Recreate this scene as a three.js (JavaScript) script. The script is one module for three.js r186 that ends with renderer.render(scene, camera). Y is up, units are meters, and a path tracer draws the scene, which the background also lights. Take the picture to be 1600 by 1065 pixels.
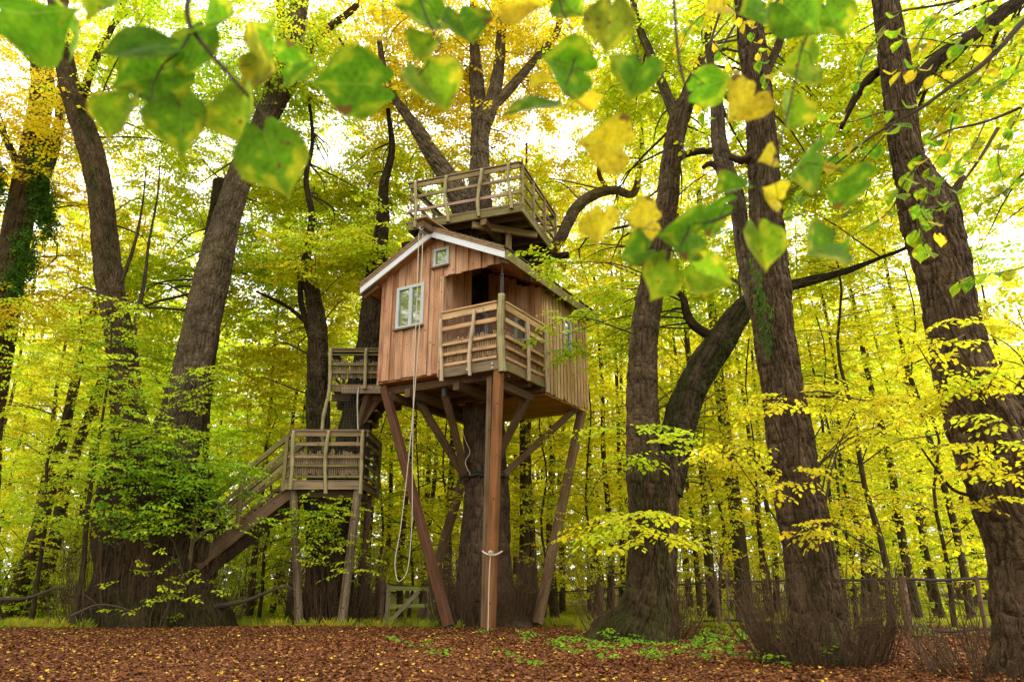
import * as THREE from 'three';
import { ImprovedNoise } from 'three/addons/math/ImprovedNoise.js';
import { mergeGeometries } from 'three/addons/utils/BufferGeometryUtils.js';

// ---------------------------------------------------------------- camera, sky, sun, exposure
const scene = new THREE.Scene();
const EYE = 0.8, PITCH = 17.7 * Math.PI / 180, FPX = 1150;       // focal length in pixels of a 1600 x 1065 picture
const camera = new THREE.PerspectiveCamera(2 * Math.atan(532.5 / FPX) * 180 / Math.PI, 1600 / 1065, 0.05, 400);
camera.position.set(0, EYE, 0);
camera.rotation.x = PITCH;
camera.focus = 12.5;
camera.userData.fStop = 3.2;
const renderer = new THREE.WebGLRenderer({ antialias: true });
renderer.toneMapping = THREE.LinearToneMapping;
renderer.toneMappingExposure = 2.75;
renderer.shadowMap.enabled = true;
const SUN_DIR = new THREE.Vector3(0.82, 0.56, -0.1).normalize();

// overcast sky: bright even cloud, a little warmer and brighter round the veiled sun
{
  const W = 256, H = 128, data = new Float32Array(W * H * 4), nz = new ImprovedNoise();
  for (let j = 0; j < H; j++) for (let i = 0; i < W; i++) {
    const el = ((j + 0.5) / H - 0.5) * Math.PI, az = ((i + 0.5) / W - 0.5) * 2 * Math.PI;
    const x = Math.cos(az) * Math.cos(el), y = Math.sin(el), z = Math.sin(az) * Math.cos(el);
    const up = Math.max(0, y), n = nz.noise(x * 2.1 + 3, y * 4 + 1, z * 2.1) * 0.07 + nz.noise(x * 5, y * 9, z * 5) * 0.04;
    const c = x * SUN_DIR.x + y * SUN_DIR.y + z * SUN_DIR.z;
    const L = (0.95 + 0.3 * up) * (1 + n) + 0.5 * Math.exp(-(1 - c) / 0.07);
    const k = 4 * (j * W + i);
    data[k] = L * 1.0; data[k + 1] = L * 0.995; data[k + 2] = L * 0.97; data[k + 3] = 1;
  }
  const sky = new THREE.DataTexture(data, W, H, THREE.RGBAFormat, THREE.FloatType);
  sky.mapping = THREE.EquirectangularReflectionMapping;
  sky.magFilter = THREE.LinearFilter; sky.needsUpdate = true;
  scene.background = sky; scene.environment = sky;
}
const sun = new THREE.DirectionalLight(new THREE.Color(1, 0.93, 0.8), 1.5);
sun.position.copy(SUN_DIR).multiplyScalar(60);
sun.castShadow = true; sun.shadow.radius = 24;
Object.assign(sun.shadow.camera, { left: -40, right: 40, top: 40, bottom: -40, near: 1, far: 150 });
sun.shadow.mapSize.set(4096, 4096);
scene.add(sun);

// ---------------------------------------------------------------- helpers
let SEED = 7;
const rnd = () => { SEED = (SEED + 0x6D2B79F5) | 0; let t = Math.imul(SEED ^ (SEED >>> 15), 1 | SEED); t = (t + Math.imul(t ^ (t >>> 7), 61 | t)) ^ t; return ((t ^ (t >>> 14)) >>> 0) / 4294967296; };
const rr = (a, b) => a + (b - a) * rnd();
const gauss = () => (rnd() + rnd() + rnd() + rnd() - 2) * 1.0;
const V = (x, y, z) => new THREE.Vector3(x, y, z);
const noise = new ImprovedNoise();
const fbm = (x, y, z, o = 4) => { let s = 0, a = 0.5; for (let i = 0; i < o; i++) { s += a * noise.noise(x, y, z); x *= 2.03; y *= 2.03; z *= 2.03; a *= 0.5; } return s; };
const clamp = THREE.MathUtils.clamp, lerp = THREE.MathUtils.lerp, smooth = THREE.MathUtils.smoothstep;
const CP = Math.cos(PITCH), SP = Math.sin(PITCH);
// a point of the world that stands d metres ahead in the direction of a place in the 1600 x 1065 photograph
function at(px, py, d) {
  const a = (px - 800) / FPX, b = (532.5 - py) / FPX, s = d / (CP - b * SP);
  return V(a * s, EYE + s * (SP + b * CP), -d);
}
const mPerPx = (py, d) => d / (CP - (532.5 - py) / FPX * SP) / FPX;
const groundY = (x, z) => { const d = -z; return -0.36 * smooth(d, 11.5, 20) + 0.05 * noise.noise(x * 0.35, 0.5, z * 0.35) * smooth(d, 5, 8); };
const used = {};
const numbered = (n) => { const k = used[n] = (used[n] ?? -1) + 1; return k ? n + '_' + String(k).padStart(3, '0') : n; };
function thing(name, label, category, pos = V(0, 0, 0), turn = 0, group) {
  const o = new THREE.Group(); o.name = numbered(name); o.position.copy(pos); o.rotation.y = turn;
  o.userData = { label, category }; if (group) o.userData.group = group;
  scene.add(o); return o;
}
function part(parent, name, geo, mat, kind) {
  const m = new THREE.Mesh(geo, mat); m.name = name; m.castShadow = m.receiveShadow = true;
  if (kind) m.userData.kind = kind;
  parent.add(m); return m;
}
function wpart(root, name, geo, mat, kind) {           // geometry given in world places, under an unturned thing
  geo.translate(-root.position.x, -root.position.y, -root.position.z);
  return part(root, name, geo, mat, kind);
}

// ---------------------------------------------------------------- textures and materials
const hash2 = (x, y, s) => { let h = Math.imul(x, 374761393) + Math.imul(y, 668265263) + Math.imul(s, 974634777); h = Math.imul(h ^ (h >>> 13), 1274126177); return ((h ^ (h >>> 16)) >>> 0) / 4294967296; };
function pn(x, y, px, py, s) {                          // value noise that repeats after px, py cells
  const xi = Math.floor(x), yi = Math.floor(y), fx = x - xi, fy = y - yi, u = fx * fx * (3 - 2 * fx), v = fy * fy * (3 - 2 * fy);
  const m = (a, n) => ((a % n) + n) % n;
  const g = (a, b) => hash2(m(a, px), m(b, py), s);
  return lerp(lerp(g(xi, yi), g(xi + 1, yi), u), lerp(g(xi, yi + 1), g(xi + 1, yi + 1), u), v);
}
function tex(W, H, fn, srgb = false) {
  const d = new Uint8Array(W * H * 4);
  for (let j = 0; j < H; j++) for (let i = 0; i < W; i++) {
    const c = fn((i + 0.5) / W, (j + 0.5) / H), k = 4 * (j * W + i);
    for (let q = 0; q < 3; q++) d[k + q] = clamp(Math.round((srgb ? Math.pow(Math.max(0, c[q]), 1 / 2.2) : c[q]) * 255), 0, 255);
    d[k + 3] = 255;
  }
  const t = new THREE.DataTexture(d, W, H, THREE.RGBAFormat);
  t.wrapS = t.wrapT = THREE.RepeatWrapping; t.magFilter = THREE.LinearFilter; t.minFilter = THREE.LinearMipmapLinearFilter; t.generateMipmaps = true;
  if (srgb) t.colorSpace = THREE.SRGBColorSpace;
  t.needsUpdate = true; return t;
}
// furrowed lime bark: upright ridges that split and join
const barkH = (u, v) => {
  const n1 = pn(u * 20 + 0.9 * pn(u * 6, v * 8, 6, 8, 3), v * 4, 20, 4, 5), n2 = pn(u * 34, v * 9 + 0.5, 34, 9, 6);
  const r1 = Math.abs(2 * n1 - 1), r2 = Math.abs(2 * n2 - 1);
  return clamp(0.15 + 0.85 * Math.pow(r1, 0.42) + 0.35 * (Math.pow(r2, 0.7) - 0.5) + 0.16 * (pn(u * 110, v * 70, 110, 70, 4) - 0.5), 0, 1);
};
const barkBump = tex(512, 512, (u, v) => { const h = barkH(u, v); return [h, h, h]; });
const barkColor = tex(512, 512, (u, v) => {
  const a = pn(u * 6, v * 6, 6, 6, 21), b = pn(u * 40, v * 16, 40, 16, 22), c = pn(u * 128, v * 64, 128, 64, 23), l = smooth(pn(u * 9, v * 9, 9, 9, 24) + 0.3 * c, 0.82, 1.0);
  const t = 0.62 + 0.34 * (b - 0.5) + 0.3 * (a - 0.5) + 0.3 * (c - 0.5);
  return [lerp(t, 0.86, l * 0.6), lerp(t * 0.97, 0.88, l * 0.6), lerp(t * 0.93, 0.80, l * 0.6)];
}, true);
function barkMat(r, g, b, bump = 0.06) {
  return new THREE.MeshPhysicalMaterial({ color: new THREE.Color().setRGB(r, g, b), map: barkColor, bumpMap: barkBump, bumpScale: bump, roughness: 0.95, specularIntensity: 0.12, vertexColors: true });
}
const MB = {
  brown: barkMat(0.145, 0.096, 0.056), grey: barkMat(0.185, 0.135, 0.086), dark: barkMat(0.085, 0.06, 0.034), thin: barkMat(0.1, 0.074, 0.036, 0.008), central: barkMat(0.165, 0.108, 0.072), old: barkMat(0.1, 0.066, 0.038),
};
const twigMat = new THREE.MeshPhysicalMaterial({ specularIntensity: 0.15, color: new THREE.Color().setRGB(0.075, 0.055, 0.035), roughness: 0.9 });
const shootMat = new THREE.MeshPhysicalMaterial({ specularIntensity: 0.15, color: new THREE.Color().setRGB(0.095, 0.057, 0.032), roughness: 0.9 });
// sawn wood: grain along v, a few knots
const woodTex = tex(512, 1024, (u, v) => {
  let warp = (pn(u * 4, v * 3, 4, 3, 31) - 0.5) * 2.2, knot = 0;
  for (let k = 0; k < 9; k++) {
    let dx = u - hash2(k, 1, 77), dy = (v - hash2(k, 2, 77)) * 3.4;
    dx -= Math.round(dx); dy -= 3.4 * Math.round(dy / 3.4);
    const r = Math.hypot(dx, dy) / (0.025 + 0.03 * hash2(k, 3, 77));
    knot = Math.max(knot, 1 - smooth(r, 0.5, 1.1)); warp += 1.3 * Math.exp(-r * 0.6);
  }
  const g = u * 22 + warp, ring = Math.pow(0.5 + 0.5 * Math.sin(g * 6.283), 1.5);
  const fine = pn(u * 180, v * 8, 180, 8, 33), blot = pn(u * 5, v * 6, 5, 6, 34), streak = pn(u * 40, v * 2, 40, 2, 35);
  const t = 0.86 - 0.3 * ring + 0.24 * (fine - 0.5) + 0.4 * (blot - 0.5) + 0.4 * (streak - 0.5);
  return [t * (1 - 0.5 * knot), t * (0.97 - 0.03 * ring) * (1 - 0.62 * knot), t * (0.94 - 0.07 * ring) * (1 - 0.66 * knot)];
}, true);
const woodBump = tex(256, 512, (u, v) => { const h = 0.5 + 0.6 * (pn(u * 90, v * 5, 90, 5, 41) - 0.5) + 0.4 * (pn(u * 12, v * 2, 12, 2, 42) - 0.5); return [h, h, h]; });
const wood = (r, g, b, rough = 0.75) => new THREE.MeshPhysicalMaterial({ specularIntensity: 0.35, color: new THREE.Color().setRGB(r, g, b), map: woodTex, bumpMap: woodBump, bumpScale: 0.004, roughness: rough });
const cedar = [wood(0.6, 0.33, 0.2), wood(0.66, 0.385, 0.245), wood(0.52, 0.265, 0.15), wood(0.57, 0.305, 0.18), wood(0.68, 0.415, 0.275)];
const batten = [wood(0.66, 0.46, 0.24), wood(0.7, 0.5, 0.28), wood(0.56, 0.37, 0.19), wood(0.62, 0.4, 0.2)];
const railWood = [wood(0.64, 0.4, 0.21), wood(0.6, 0.36, 0.18), wood(0.68, 0.45, 0.25)];
const mossWood = [wood(0.28, 0.215, 0.085), wood(0.32, 0.24, 0.115), wood(0.235, 0.195, 0.07), wood(0.31, 0.215, 0.11)];
const greyWood = [wood(0.26, 0.19, 0.125), wood(0.22, 0.16, 0.105)];
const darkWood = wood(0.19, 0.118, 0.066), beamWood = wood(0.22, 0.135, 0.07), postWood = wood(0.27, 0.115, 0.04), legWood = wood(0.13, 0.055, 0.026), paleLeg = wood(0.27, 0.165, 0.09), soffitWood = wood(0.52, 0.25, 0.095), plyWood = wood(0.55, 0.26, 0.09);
const stickMat = new THREE.MeshStandardMaterial({ color: new THREE.Color().setRGB(0.55, 0.41, 0.27), map: woodTex, roughness: 0.85 });
const mossStick = new THREE.MeshStandardMaterial({ color: new THREE.Color().setRGB(0.36, 0.3, 0.15), map: woodTex, roughness: 0.9 });
const whitePaint = new THREE.MeshStandardMaterial({ color: new THREE.Color().setRGB(0.6, 0.6, 0.64), roughness: 0.55, bumpMap: woodBump, bumpScale: 0.002 });
const frameMat = new THREE.MeshStandardMaterial({ color: new THREE.Color().setRGB(0.42, 0.45, 0.45), roughness: 0.5 });
const glassMat = new THREE.MeshPhysicalMaterial({ color: new THREE.Color().setRGB(0.3, 0.3, 0.29), metalness: 0.8, roughness: 0.03 });
const roofMat = new THREE.MeshStandardMaterial({ color: new THREE.Color().setRGB(0.09, 0.075, 0.05), roughness: 0.95, map: barkColor });
const netMat = new THREE.MeshStandardMaterial({ color: new THREE.Color().setRGB(0.05, 0.045, 0.04), roughness: 0.8 });
const ironMat = new THREE.MeshStandardMaterial({ color: new THREE.Color().setRGB(0.05, 0.048, 0.045), roughness: 0.5, metalness: 0.6 });
const steelMat = new THREE.MeshStandardMaterial({ color: new THREE.Color().setRGB(0.5, 0.5, 0.5), roughness: 0.4, metalness: 0.8 });
const ropeMat = new THREE.MeshStandardMaterial({ color: new THREE.Color().setRGB(0.48, 0.41, 0.31), roughness: 0.9 });
const pick = (a) => a[Math.floor(rnd() * a.length)];

// ---------------------------------------------------------------- solid shapes
function flatPrism(poly, z0, z1, alongX = false) {      // a convex outline (counter-clockwise) in x, y given a thickness; grain along y or x
  const pos = [], uv = [], ou = rnd(), ov = rnd();
  const put = (x, y, z, side) => { pos.push(x, y, z); const a = alongX ? y : x, b = alongX ? x : y; uv.push(ou + (side ? z : a) / 0.45, ov + b / 1.5); };
  const n = poly.length;
  for (let i = 1; i < n - 1; i++) {
    for (const k of [0, i, i + 1]) put(poly[k][0], poly[k][1], z1, 0);
    for (const k of [0, i + 1, i]) put(poly[k][0], poly[k][1], z0, 0);
  }
  for (let i = 0; i < n; i++) {
    const a = poly[i], b = poly[(i + 1) % n];
    for (const [p, z] of [[a, z0], [b, z0], [b, z1], [a, z0], [b, z1], [a, z1]]) put(p[0], p[1], z, 1);
  }
  const g = new THREE.BufferGeometry();
  g.setAttribute('position', new THREE.Float32BufferAttribute(pos, 3)); g.setAttribute('uv', new THREE.Float32BufferAttribute(uv, 2));
  g.computeVertexNormals(); return g;
}
const X_ = V(1, 0, 0), Y_ = V(0, 1, 0), Z_ = V(0, 0, 1);
function beamGeo(a, b, w, h, up = Y_) {                 // a squared bar from a to b; w across, h along 'up'; edges chamfered
  const d = b.clone().sub(a), L = d.length(); d.normalize();
  const s = d.clone().cross(up); if (s.lengthSq() < 1e-6) s.set(1, 0, 0); s.normalize();
  const t = d.clone().cross(s).normalize(), c = Math.min(w, h) * 0.1, x = w / 2, y = h / 2;
  const poly = [[-x + c, -y], [x - c, -y], [x, -y + c], [x, y - c], [x - c, y], [-x + c, y], [-x, y - c], [-x, -y + c]];
  const g = flatPrism(poly, 0, L);
  const p = g.attributes.position, uv = g.attributes.uv, ou = rnd(), ov = rnd();
  for (let i = 0; i < p.count; i++) uv.setXY(i, ou + (p.getX(i) + p.getY(i)) / 0.45, ov + p.getZ(i) / 1.5);
  g.applyMatrix4(new THREE.Matrix4().makeBasis(s, t, d).setPosition(a));
  return g;
}
const box = (x0, x1, y0, y1, z0, z1, alongX) => flatPrism([[x0, y0], [x1, y0], [x1, y1], [x0, y1]], z0, z1, alongX);
// a limb: rings along a smooth path, with bulges, furrow flutes and moss in its colours
function limbGeo(pts, { seg = 20, step = 0.12, rough = 0.06, flute = 0, moss = 0, fluteTop = 1.6, seed = 0, bark = 0.8, ridge = 0 } = {}) {
  const curve = new THREE.CatmullRomCurve3(pts.map((q) => q.p), false, 'centripetal');
  const L = curve.getLength(), n = Math.max(4, Math.min(340, Math.round(L / step)));
  const rad = pts.map((q) => q.r), uAt = pts.map((_, i) => i / (pts.length - 1));
  const rings = [], pos = [], uv = [], col = [], idx = [];
  let side = null, len = 0, prev = null;
  const rmean = rad.reduce((a, b) => a + b, 0) / rad.length, reps = Math.max(1, Math.round(2 * Math.PI * rmean / bark));
  for (let i = 0; i <= n; i++) {
    const t = i / n, c = curve.getPoint(t), d = curve.getTangent(t);
    if (!side) { side = Math.abs(d.y) > 0.9 ? V(1, 0, 0) : V(0, 1, 0).cross(d); }
    side.sub(d.clone().multiplyScalar(side.dot(d))).normalize();
    const bi = d.clone().cross(side);
    if (prev) len += c.distanceTo(prev); prev = c;
    let k = 0; while (k < uAt.length - 2 && t > uAt[k + 1]) k++;
    const f = (t - uAt[k]) / (uAt[k + 1] - uAt[k]), r0 = lerp(rad[k], rad[k + 1], f * f * (3 - 2 * f) * 0.6 + f * 0.4);
    for (let j = 0; j <= seg; j++) {
      const th = (j % seg) / seg * 2 * Math.PI, cs = Math.cos(th), sn = Math.sin(th);
      const low = noise.noise(cs * 1.1 + seed * 3.7, sn * 1.1, c.y * 0.9 + seed + c.x * 0.4) * rough * 1.6 + noise.noise(cs * 3.2 + seed, sn * 3.2 + 7, c.y * 2.2 + c.x) * rough * 0.7;
      const fl = flute ? flute * Math.pow(clamp(1 - len / fluteTop, 0, 1), 1.6) * (0.5 + 0.9 * noise.noise(cs * 1.7 + seed, sn * 1.7 + 3, seed * 1.3)) : 0;
      const q = r0 * (1 + low + fl) + (ridge ? ridge * Math.min(1, r0 / 0.16) * (barkH((j % seg) / seg * reps, len / bark) - 0.6) : 0);
      const p = c.clone().addScaledVector(side, cs * q).addScaledVector(bi, sn * q);
      pos.push(p.x, p.y, p.z); uv.push(j / seg * reps, len / bark);
      const low0 = flute ? clamp(1 - len / 1.1, 0, 1) : 0, m = moss ? clamp(smooth(fbm(cs * 1.3 + seed, len * 0.7, sn * 1.3, 3) + 0.18 * fbm(cs * 7, len * 5, sn * 7, 2) + 0.28 * moss - 0.05 + 0.35 * low0, 0.05, 0.4), 0, 1) * Math.min(1, moss + 0.4 * low0) : 0;
      const a = 0.85 + 0.35 * noise.noise(cs * 1.5 + seed * 5, len * 0.8, sn * 1.5);
      col.push(lerp(a, 0.34, m), lerp(a, 0.62, m), lerp(a, 0.2, m));
    }
  }
  for (let i = 0; i < n; i++) for (let j = 0; j < seg; j++) { const a = i * (seg + 1) + j, b = a + seg + 1; idx.push(a, a + 1, b, b, a + 1, b + 1); }
  const tipC = curve.getPoint(1), cen = pos.length / 3;
  pos.push(tipC.x, tipC.y, tipC.z); uv.push(0.5, len / bark); col.push(0.8, 0.75, 0.7);
  for (let j = 0; j < seg; j++) idx.push(n * (seg + 1) + j, n * (seg + 1) + j + 1, cen);
  const g = new THREE.BufferGeometry();
  g.setAttribute('position', new THREE.Float32BufferAttribute(pos, 3)); g.setAttribute('uv', new THREE.Float32BufferAttribute(uv, 2)); g.setAttribute('color', new THREE.Float32BufferAttribute(col, 3));
  g.setIndex(idx); g.computeVertexNormals();
  const nn = g.attributes.normal;                        // join the normals across the seam
  for (let i = 0; i <= n; i++) { const a = i * (seg + 1), b = a + seg; const v = V(nn.getX(a) + nn.getX(b), nn.getY(a) + nn.getY(b), nn.getZ(a) + nn.getZ(b)).normalize(); nn.setXYZ(a, v.x, v.y, v.z); nn.setXYZ(b, v.x, v.y, v.z); }
  return g;
}
// a thin stick through points, few sides, no colours
function stickGeo(pts, r0, r1, sides = 5) {
  const n = pts.length, pos = [], uv = [], idx = []; let side = null, len = 0;
  for (let i = 0; i < n; i++) {
    const d = pts[Math.min(n - 1, i + 1)].clone().sub(pts[Math.max(0, i - 1)]).normalize();
    if (!side) side = Math.abs(d.y) > 0.9 ? V(1, 0, 0) : V(0, 1, 0).cross(d);
    side.sub(d.clone().multiplyScalar(side.dot(d))).normalize();
    const bi = d.clone().cross(side), r = lerp(r0, r1, i / (n - 1));
    if (i) len += pts[i].distanceTo(pts[i - 1]);
    for (let j = 0; j <= sides; j++) { const th = j / sides * 2 * Math.PI; const p = pts[i].clone().addScaledVector(side, Math.cos(th) * r).addScaledVector(bi, Math.sin(th) * r); pos.push(p.x, p.y, p.z); uv.push(j / sides * 0.4, len / 1.5); }
  }
  for (let i = 0; i < n - 1; i++) for (let j = 0; j < sides; j++) { const a = i * (sides + 1) + j, b = a + sides + 1; idx.push(a, a + 1, b, b, a + 1, b + 1); }
  const g = new THREE.BufferGeometry();
  g.setAttribute('position', new THREE.Float32BufferAttribute(pos, 3)); g.setAttribute('uv', new THREE.Float32BufferAttribute(uv, 2)); g.setIndex(idx); g.computeVertexNormals(); return g;
}
const curvePts = (pts, n) => new THREE.CatmullRomCurve3(pts, false, 'centripetal').getPoints(n);
// ---------------------------------------------------------------- leaves and sprays
const leafMat = new THREE.MeshPhysicalMaterial({ color: 0xffffff, roughness: 1, transmission: 0.6, thickness: 0, vertexColors: true, side: THREE.DoubleSide, specularIntensity: 0.08 });
const PAL = [[0.92, 0.7, 0.03], [0.91, 0.81, 0.025], [0.7, 0.83, 0.025], [0.42, 0.68, 0.025], [0.16, 0.36, 0.02], [0.07, 0.16, 0.02]];
function leafColor(g, jit = 0.16) {                      // 0 gold ... 0.25 yellow ... 0.5 lime ... 0.75 green ... 1 deep green
  const x = clamp(g + gauss() * jit, 0, 1.25) * 4, k = Math.min(4, Math.floor(x)), f = x - k, b = rr(0.8, 1.08);
  return new THREE.Color().setRGB(...[0, 1, 2].map((q) => Math.min(0.92, lerp(PAL[k][q], PAL[k + 1][q], f) * b)));
}
function sprayGeo(seed, L = 0.55, leafL = 0.075, leaves = 11, sides = 2) {
  SEED = seed; const pos = [], col = [], idx = [];
  function leaf(p, dir, len, droop) {
    const up = V(gauss() * 0.45, 1, gauss() * 0.45).normalize(), d = dir.clone(); d.y -= droop; d.normalize();
    const s = d.clone().cross(up).normalize(), n = s.clone().cross(d).normalize(), w = len * rr(0.4, 0.47), fold = len * rr(0.03, 0.12), curl = len * rr(-0.02, 0.16);
    const b = pos.length / 3, put = (u, v, h) => { const q = p.clone().addScaledVector(s, u).addScaledVector(d, v).addScaledVector(n, h); pos.push(q.x, q.y, q.z); };
    put(0, 0.02 * len, 0); put(-w, 0.22 * len, fold); put(-w * 0.78, 0.62 * len, fold - curl * 0.4); put(0, len, -curl); put(w * 0.78, 0.62 * len, fold - curl * 0.4); put(w, 0.22 * len, fold); put(0, 0.55 * len, 0);
    put(-w * 0.5, -0.05 * len, fold * 0.6); put(w * 0.5, -0.05 * len, fold * 0.6);
    idx.push(b, b + 6, b + 1, b + 1, b + 6, b + 2, b + 2, b + 6, b + 3, b, b + 5, b + 6, b + 5, b + 4, b + 6, b + 4, b + 3, b + 6, b, b + 1, b + 7, b, b + 8, b + 5);
    const k = rr(0.72, 1.06), y = rr(0.86, 1.14);
    for (let i = 0; i < 9; i++) col.push(k * y, k, k);
  }
  function twig(p0, dir, len, r, count) {
    const pts = [p0]; let d = dir.clone();
    for (let i = 1; i <= 4; i++) { d.y -= 0.05; d.x += gauss() * 0.08; d.z += gauss() * 0.08; d.normalize(); pts.push(pts[i - 1].clone().addScaledVector(d, len / 4)); }
    const st = stickGeo(pts, r, r * 0.4, 3), b = pos.length / 3;
    for (let i = 0; i < st.attributes.position.count; i++) { pos.push(st.attributes.position.getX(i), st.attributes.position.getY(i), st.attributes.position.getZ(i)); col.push(0.16, 0.15, 0.16); }
    for (const i of st.index.array) idx.push(b + i);
    const curve = new THREE.CatmullRomCurve3(pts);
    for (let i = 0; i < count; i++) {
      const t = (i + 0.7) / count, p = curve.getPoint(Math.min(1, t)), tg = curve.getTangent(Math.min(1, t)), sgn = i % 2 ? 1 : -1, sd = tg.clone().cross(Y_).normalize();
      const dd = tg.clone().multiplyScalar(i === count - 1 ? 1 : 0.55).addScaledVector(sd, i === count - 1 ? 0 : sgn).normalize();
      p.addScaledVector(dd, leafL * 0.25); leaf(p, dd, leafL * rr(0.5, 1.2), rr(0.05, 0.55));
    }
    return curve;
  }
  const c = twig(V(0, 0, 0), V(1, 0.05, 0), L, 0.004, leaves);
  for (let k = 0; k < sides; k++) { const t = rr(0.15, 0.7), tg = c.getTangent(t), sd = tg.clone().cross(Y_).normalize().multiplyScalar(k % 2 ? 1 : -1); twig(c.getPoint(t), tg.clone().multiplyScalar(0.7).add(sd).normalize(), L * rr(0.35, 0.6), 0.003, Math.round(leaves * 0.55)); }
  const g = new THREE.BufferGeometry();
  g.setAttribute('position', new THREE.Float32BufferAttribute(pos, 3)); g.setAttribute('color', new THREE.Float32BufferAttribute(col, 3)); g.setIndex(idx);
  const flat = g.toNonIndexed(); flat.computeVertexNormals(); return flat;
}
const SPRAYS = [101, 202, 303, 404].map((s) => sprayGeo(s));
const FAR = [505, 606].map((s) => sprayGeo(s, 0.62, 0.1, 10, 2));
const LITTLE = [707, 808].map((s) => sprayGeo(s, 0.34, 0.055, 9, 1));
SEED = 4242;
const M4 = new THREE.Matrix4(), Q4 = new THREE.Quaternion(), S3 = V(1, 1, 1);
function layInstances(parent, name, geos, list, mat, kind = 'stuff') {    // list: {p, yaw, pitch, roll, s, c} in world places
  const per = geos.map(() => []);
  list.forEach((q, i) => per[i % geos.length].push(q));
  const origin = parent.isScene ? V(0, 0, 0) : parent.position;
  per.forEach((l, k) => {
    if (l.length < 9) return;
    const m = new THREE.InstancedMesh(geos[k], mat, l.length); m.name = parent.isScene ? numbered(name) : name; m.castShadow = m.receiveShadow = true; m.userData.kind = kind;
    l.forEach((q, i) => {
      Q4.setFromEuler(new THREE.Euler(q.roll ?? 0, q.yaw, q.pitch ?? 0, 'YZX'));
      M4.compose(V(q.p.x - origin.x, q.p.y - origin.y, q.p.z - origin.z), Q4, S3.clone().multiplyScalar(q.s)); m.setMatrixAt(i, M4); m.setColorAt(i, q.c);
    });
    m.frustumCulled = false; parent.add(m);
  });
}
// a crown: clumps of sprays in flat layers inside ellipsoids, with thin branches that reach them from the limbs
class Crown {
  constructor(tree, anchors, geos = SPRAYS) { this.tree = tree; this.anchors = anchors; this.geos = geos; this.list = []; this.sticks = []; }
  blob(c, rx, ry, rz, n, g, { s = 1, clump = 9, jit = 0.14, branch = 0.32, flat = 0.16, spread = 0.55, pitch = -0.12 } = {}) {
    const clumps = Math.max(1, Math.round(n * (this.dens ?? 1) / clump));
    for (let k = 0; k < clumps; k++) {
      let x, y, z; do { x = rr(-1, 1); y = rr(-1, 1); z = rr(-1, 1); } while (x * x + y * y + z * z > 1);
      const q = V(c.x + x * rx, c.y + y * ry, c.z + z * rz), out = Math.atan2(-z, x) + gauss() * 0.6, gk = g + gauss() * jit;
      for (let i = 0; i < clump; i++) {
        const a = rr(0, 6.283), r = spread * Math.sqrt(rnd()) * s;
        this.list.push({ p: V(q.x + Math.cos(a) * r, q.y + gauss() * flat * s - r * 0.12, q.z + Math.sin(a) * r), yaw: -a + gauss() * 0.7 + (rnd() < 0.3 ? out : 0), pitch: pitch + gauss() * 0.22, roll: gauss() * 0.35, s: s * rr(0.75, 1.25), c: leafColor(gk, 0.09) });
      }
      if (rnd() < branch && this.anchors.length) {
        let best = null, bd = 1e9;
        for (let t = 0; t < 26; t++) { const a = this.anchors[Math.floor(rnd() * this.anchors.length)], d = a.p.distanceTo(q) + Math.max(0, a.p.y - q.y) * 1.5; if (d < bd) { bd = d; best = a; } }
        if (bd < 7) {
          const m = best.p.clone().lerp(q, 0.5).add(V(gauss() * 0.12 * bd, 0.1 * bd * rr(0.3, 1.4), gauss() * 0.12 * bd));
          const r = clamp(0.006 + 0.0055 * bd, 0.006, Math.max(0.007, best.r * 0.5));
          this.sticks.push(stickGeo(curvePts([best.p, m, q], 7), r, 0.004, 4));
        }
      }
    }
    return this;
  }
  px(px, py, d, rpx, rpy, rd, n, g, o) { const k = mPerPx(py, d); return this.blob(at(px, py, d), rpx * k, rpy * k, rd, n, g, o); }
  done(name = 'crown', stickMat = twigMat) {
    layInstances(this.tree, name, this.geos, this.list, leafMat);
    if (this.sticks.length) wpart(this.tree, 'branches', mergeGeometries(this.sticks), stickMat, 'stuff');
  }
}
const stemPts = (d, rows) => rows.map(([px, py, w, dd = 0]) => ({ p: at(px, py, d + dd), r: w / 2 * mPerPx(py, d + dd) }));
const densify = (pts, n = 12) => { const c = new THREE.CatmullRomCurve3(pts.map((q) => q.p), false, 'centripetal'), out = []; for (let i = 0; i <= n; i++) { const t = i / n, k = Math.min(pts.length - 2, Math.floor(t * (pts.length - 1))); out.push({ p: c.getPoint(t), r: lerp(pts[k].r, pts[k + 1].r, t * (pts.length - 1) - k) }); } return out; };
function rootDown(pts) { const a = pts[0], g = groundY(a.p.x, a.p.z); return [{ p: V(a.p.x, g - 0.25, a.p.z), r: a.r * 1.12 }, { p: V(a.p.x, g + 0.02, a.p.z), r: a.r }, ...pts.slice(1)]; }
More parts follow.
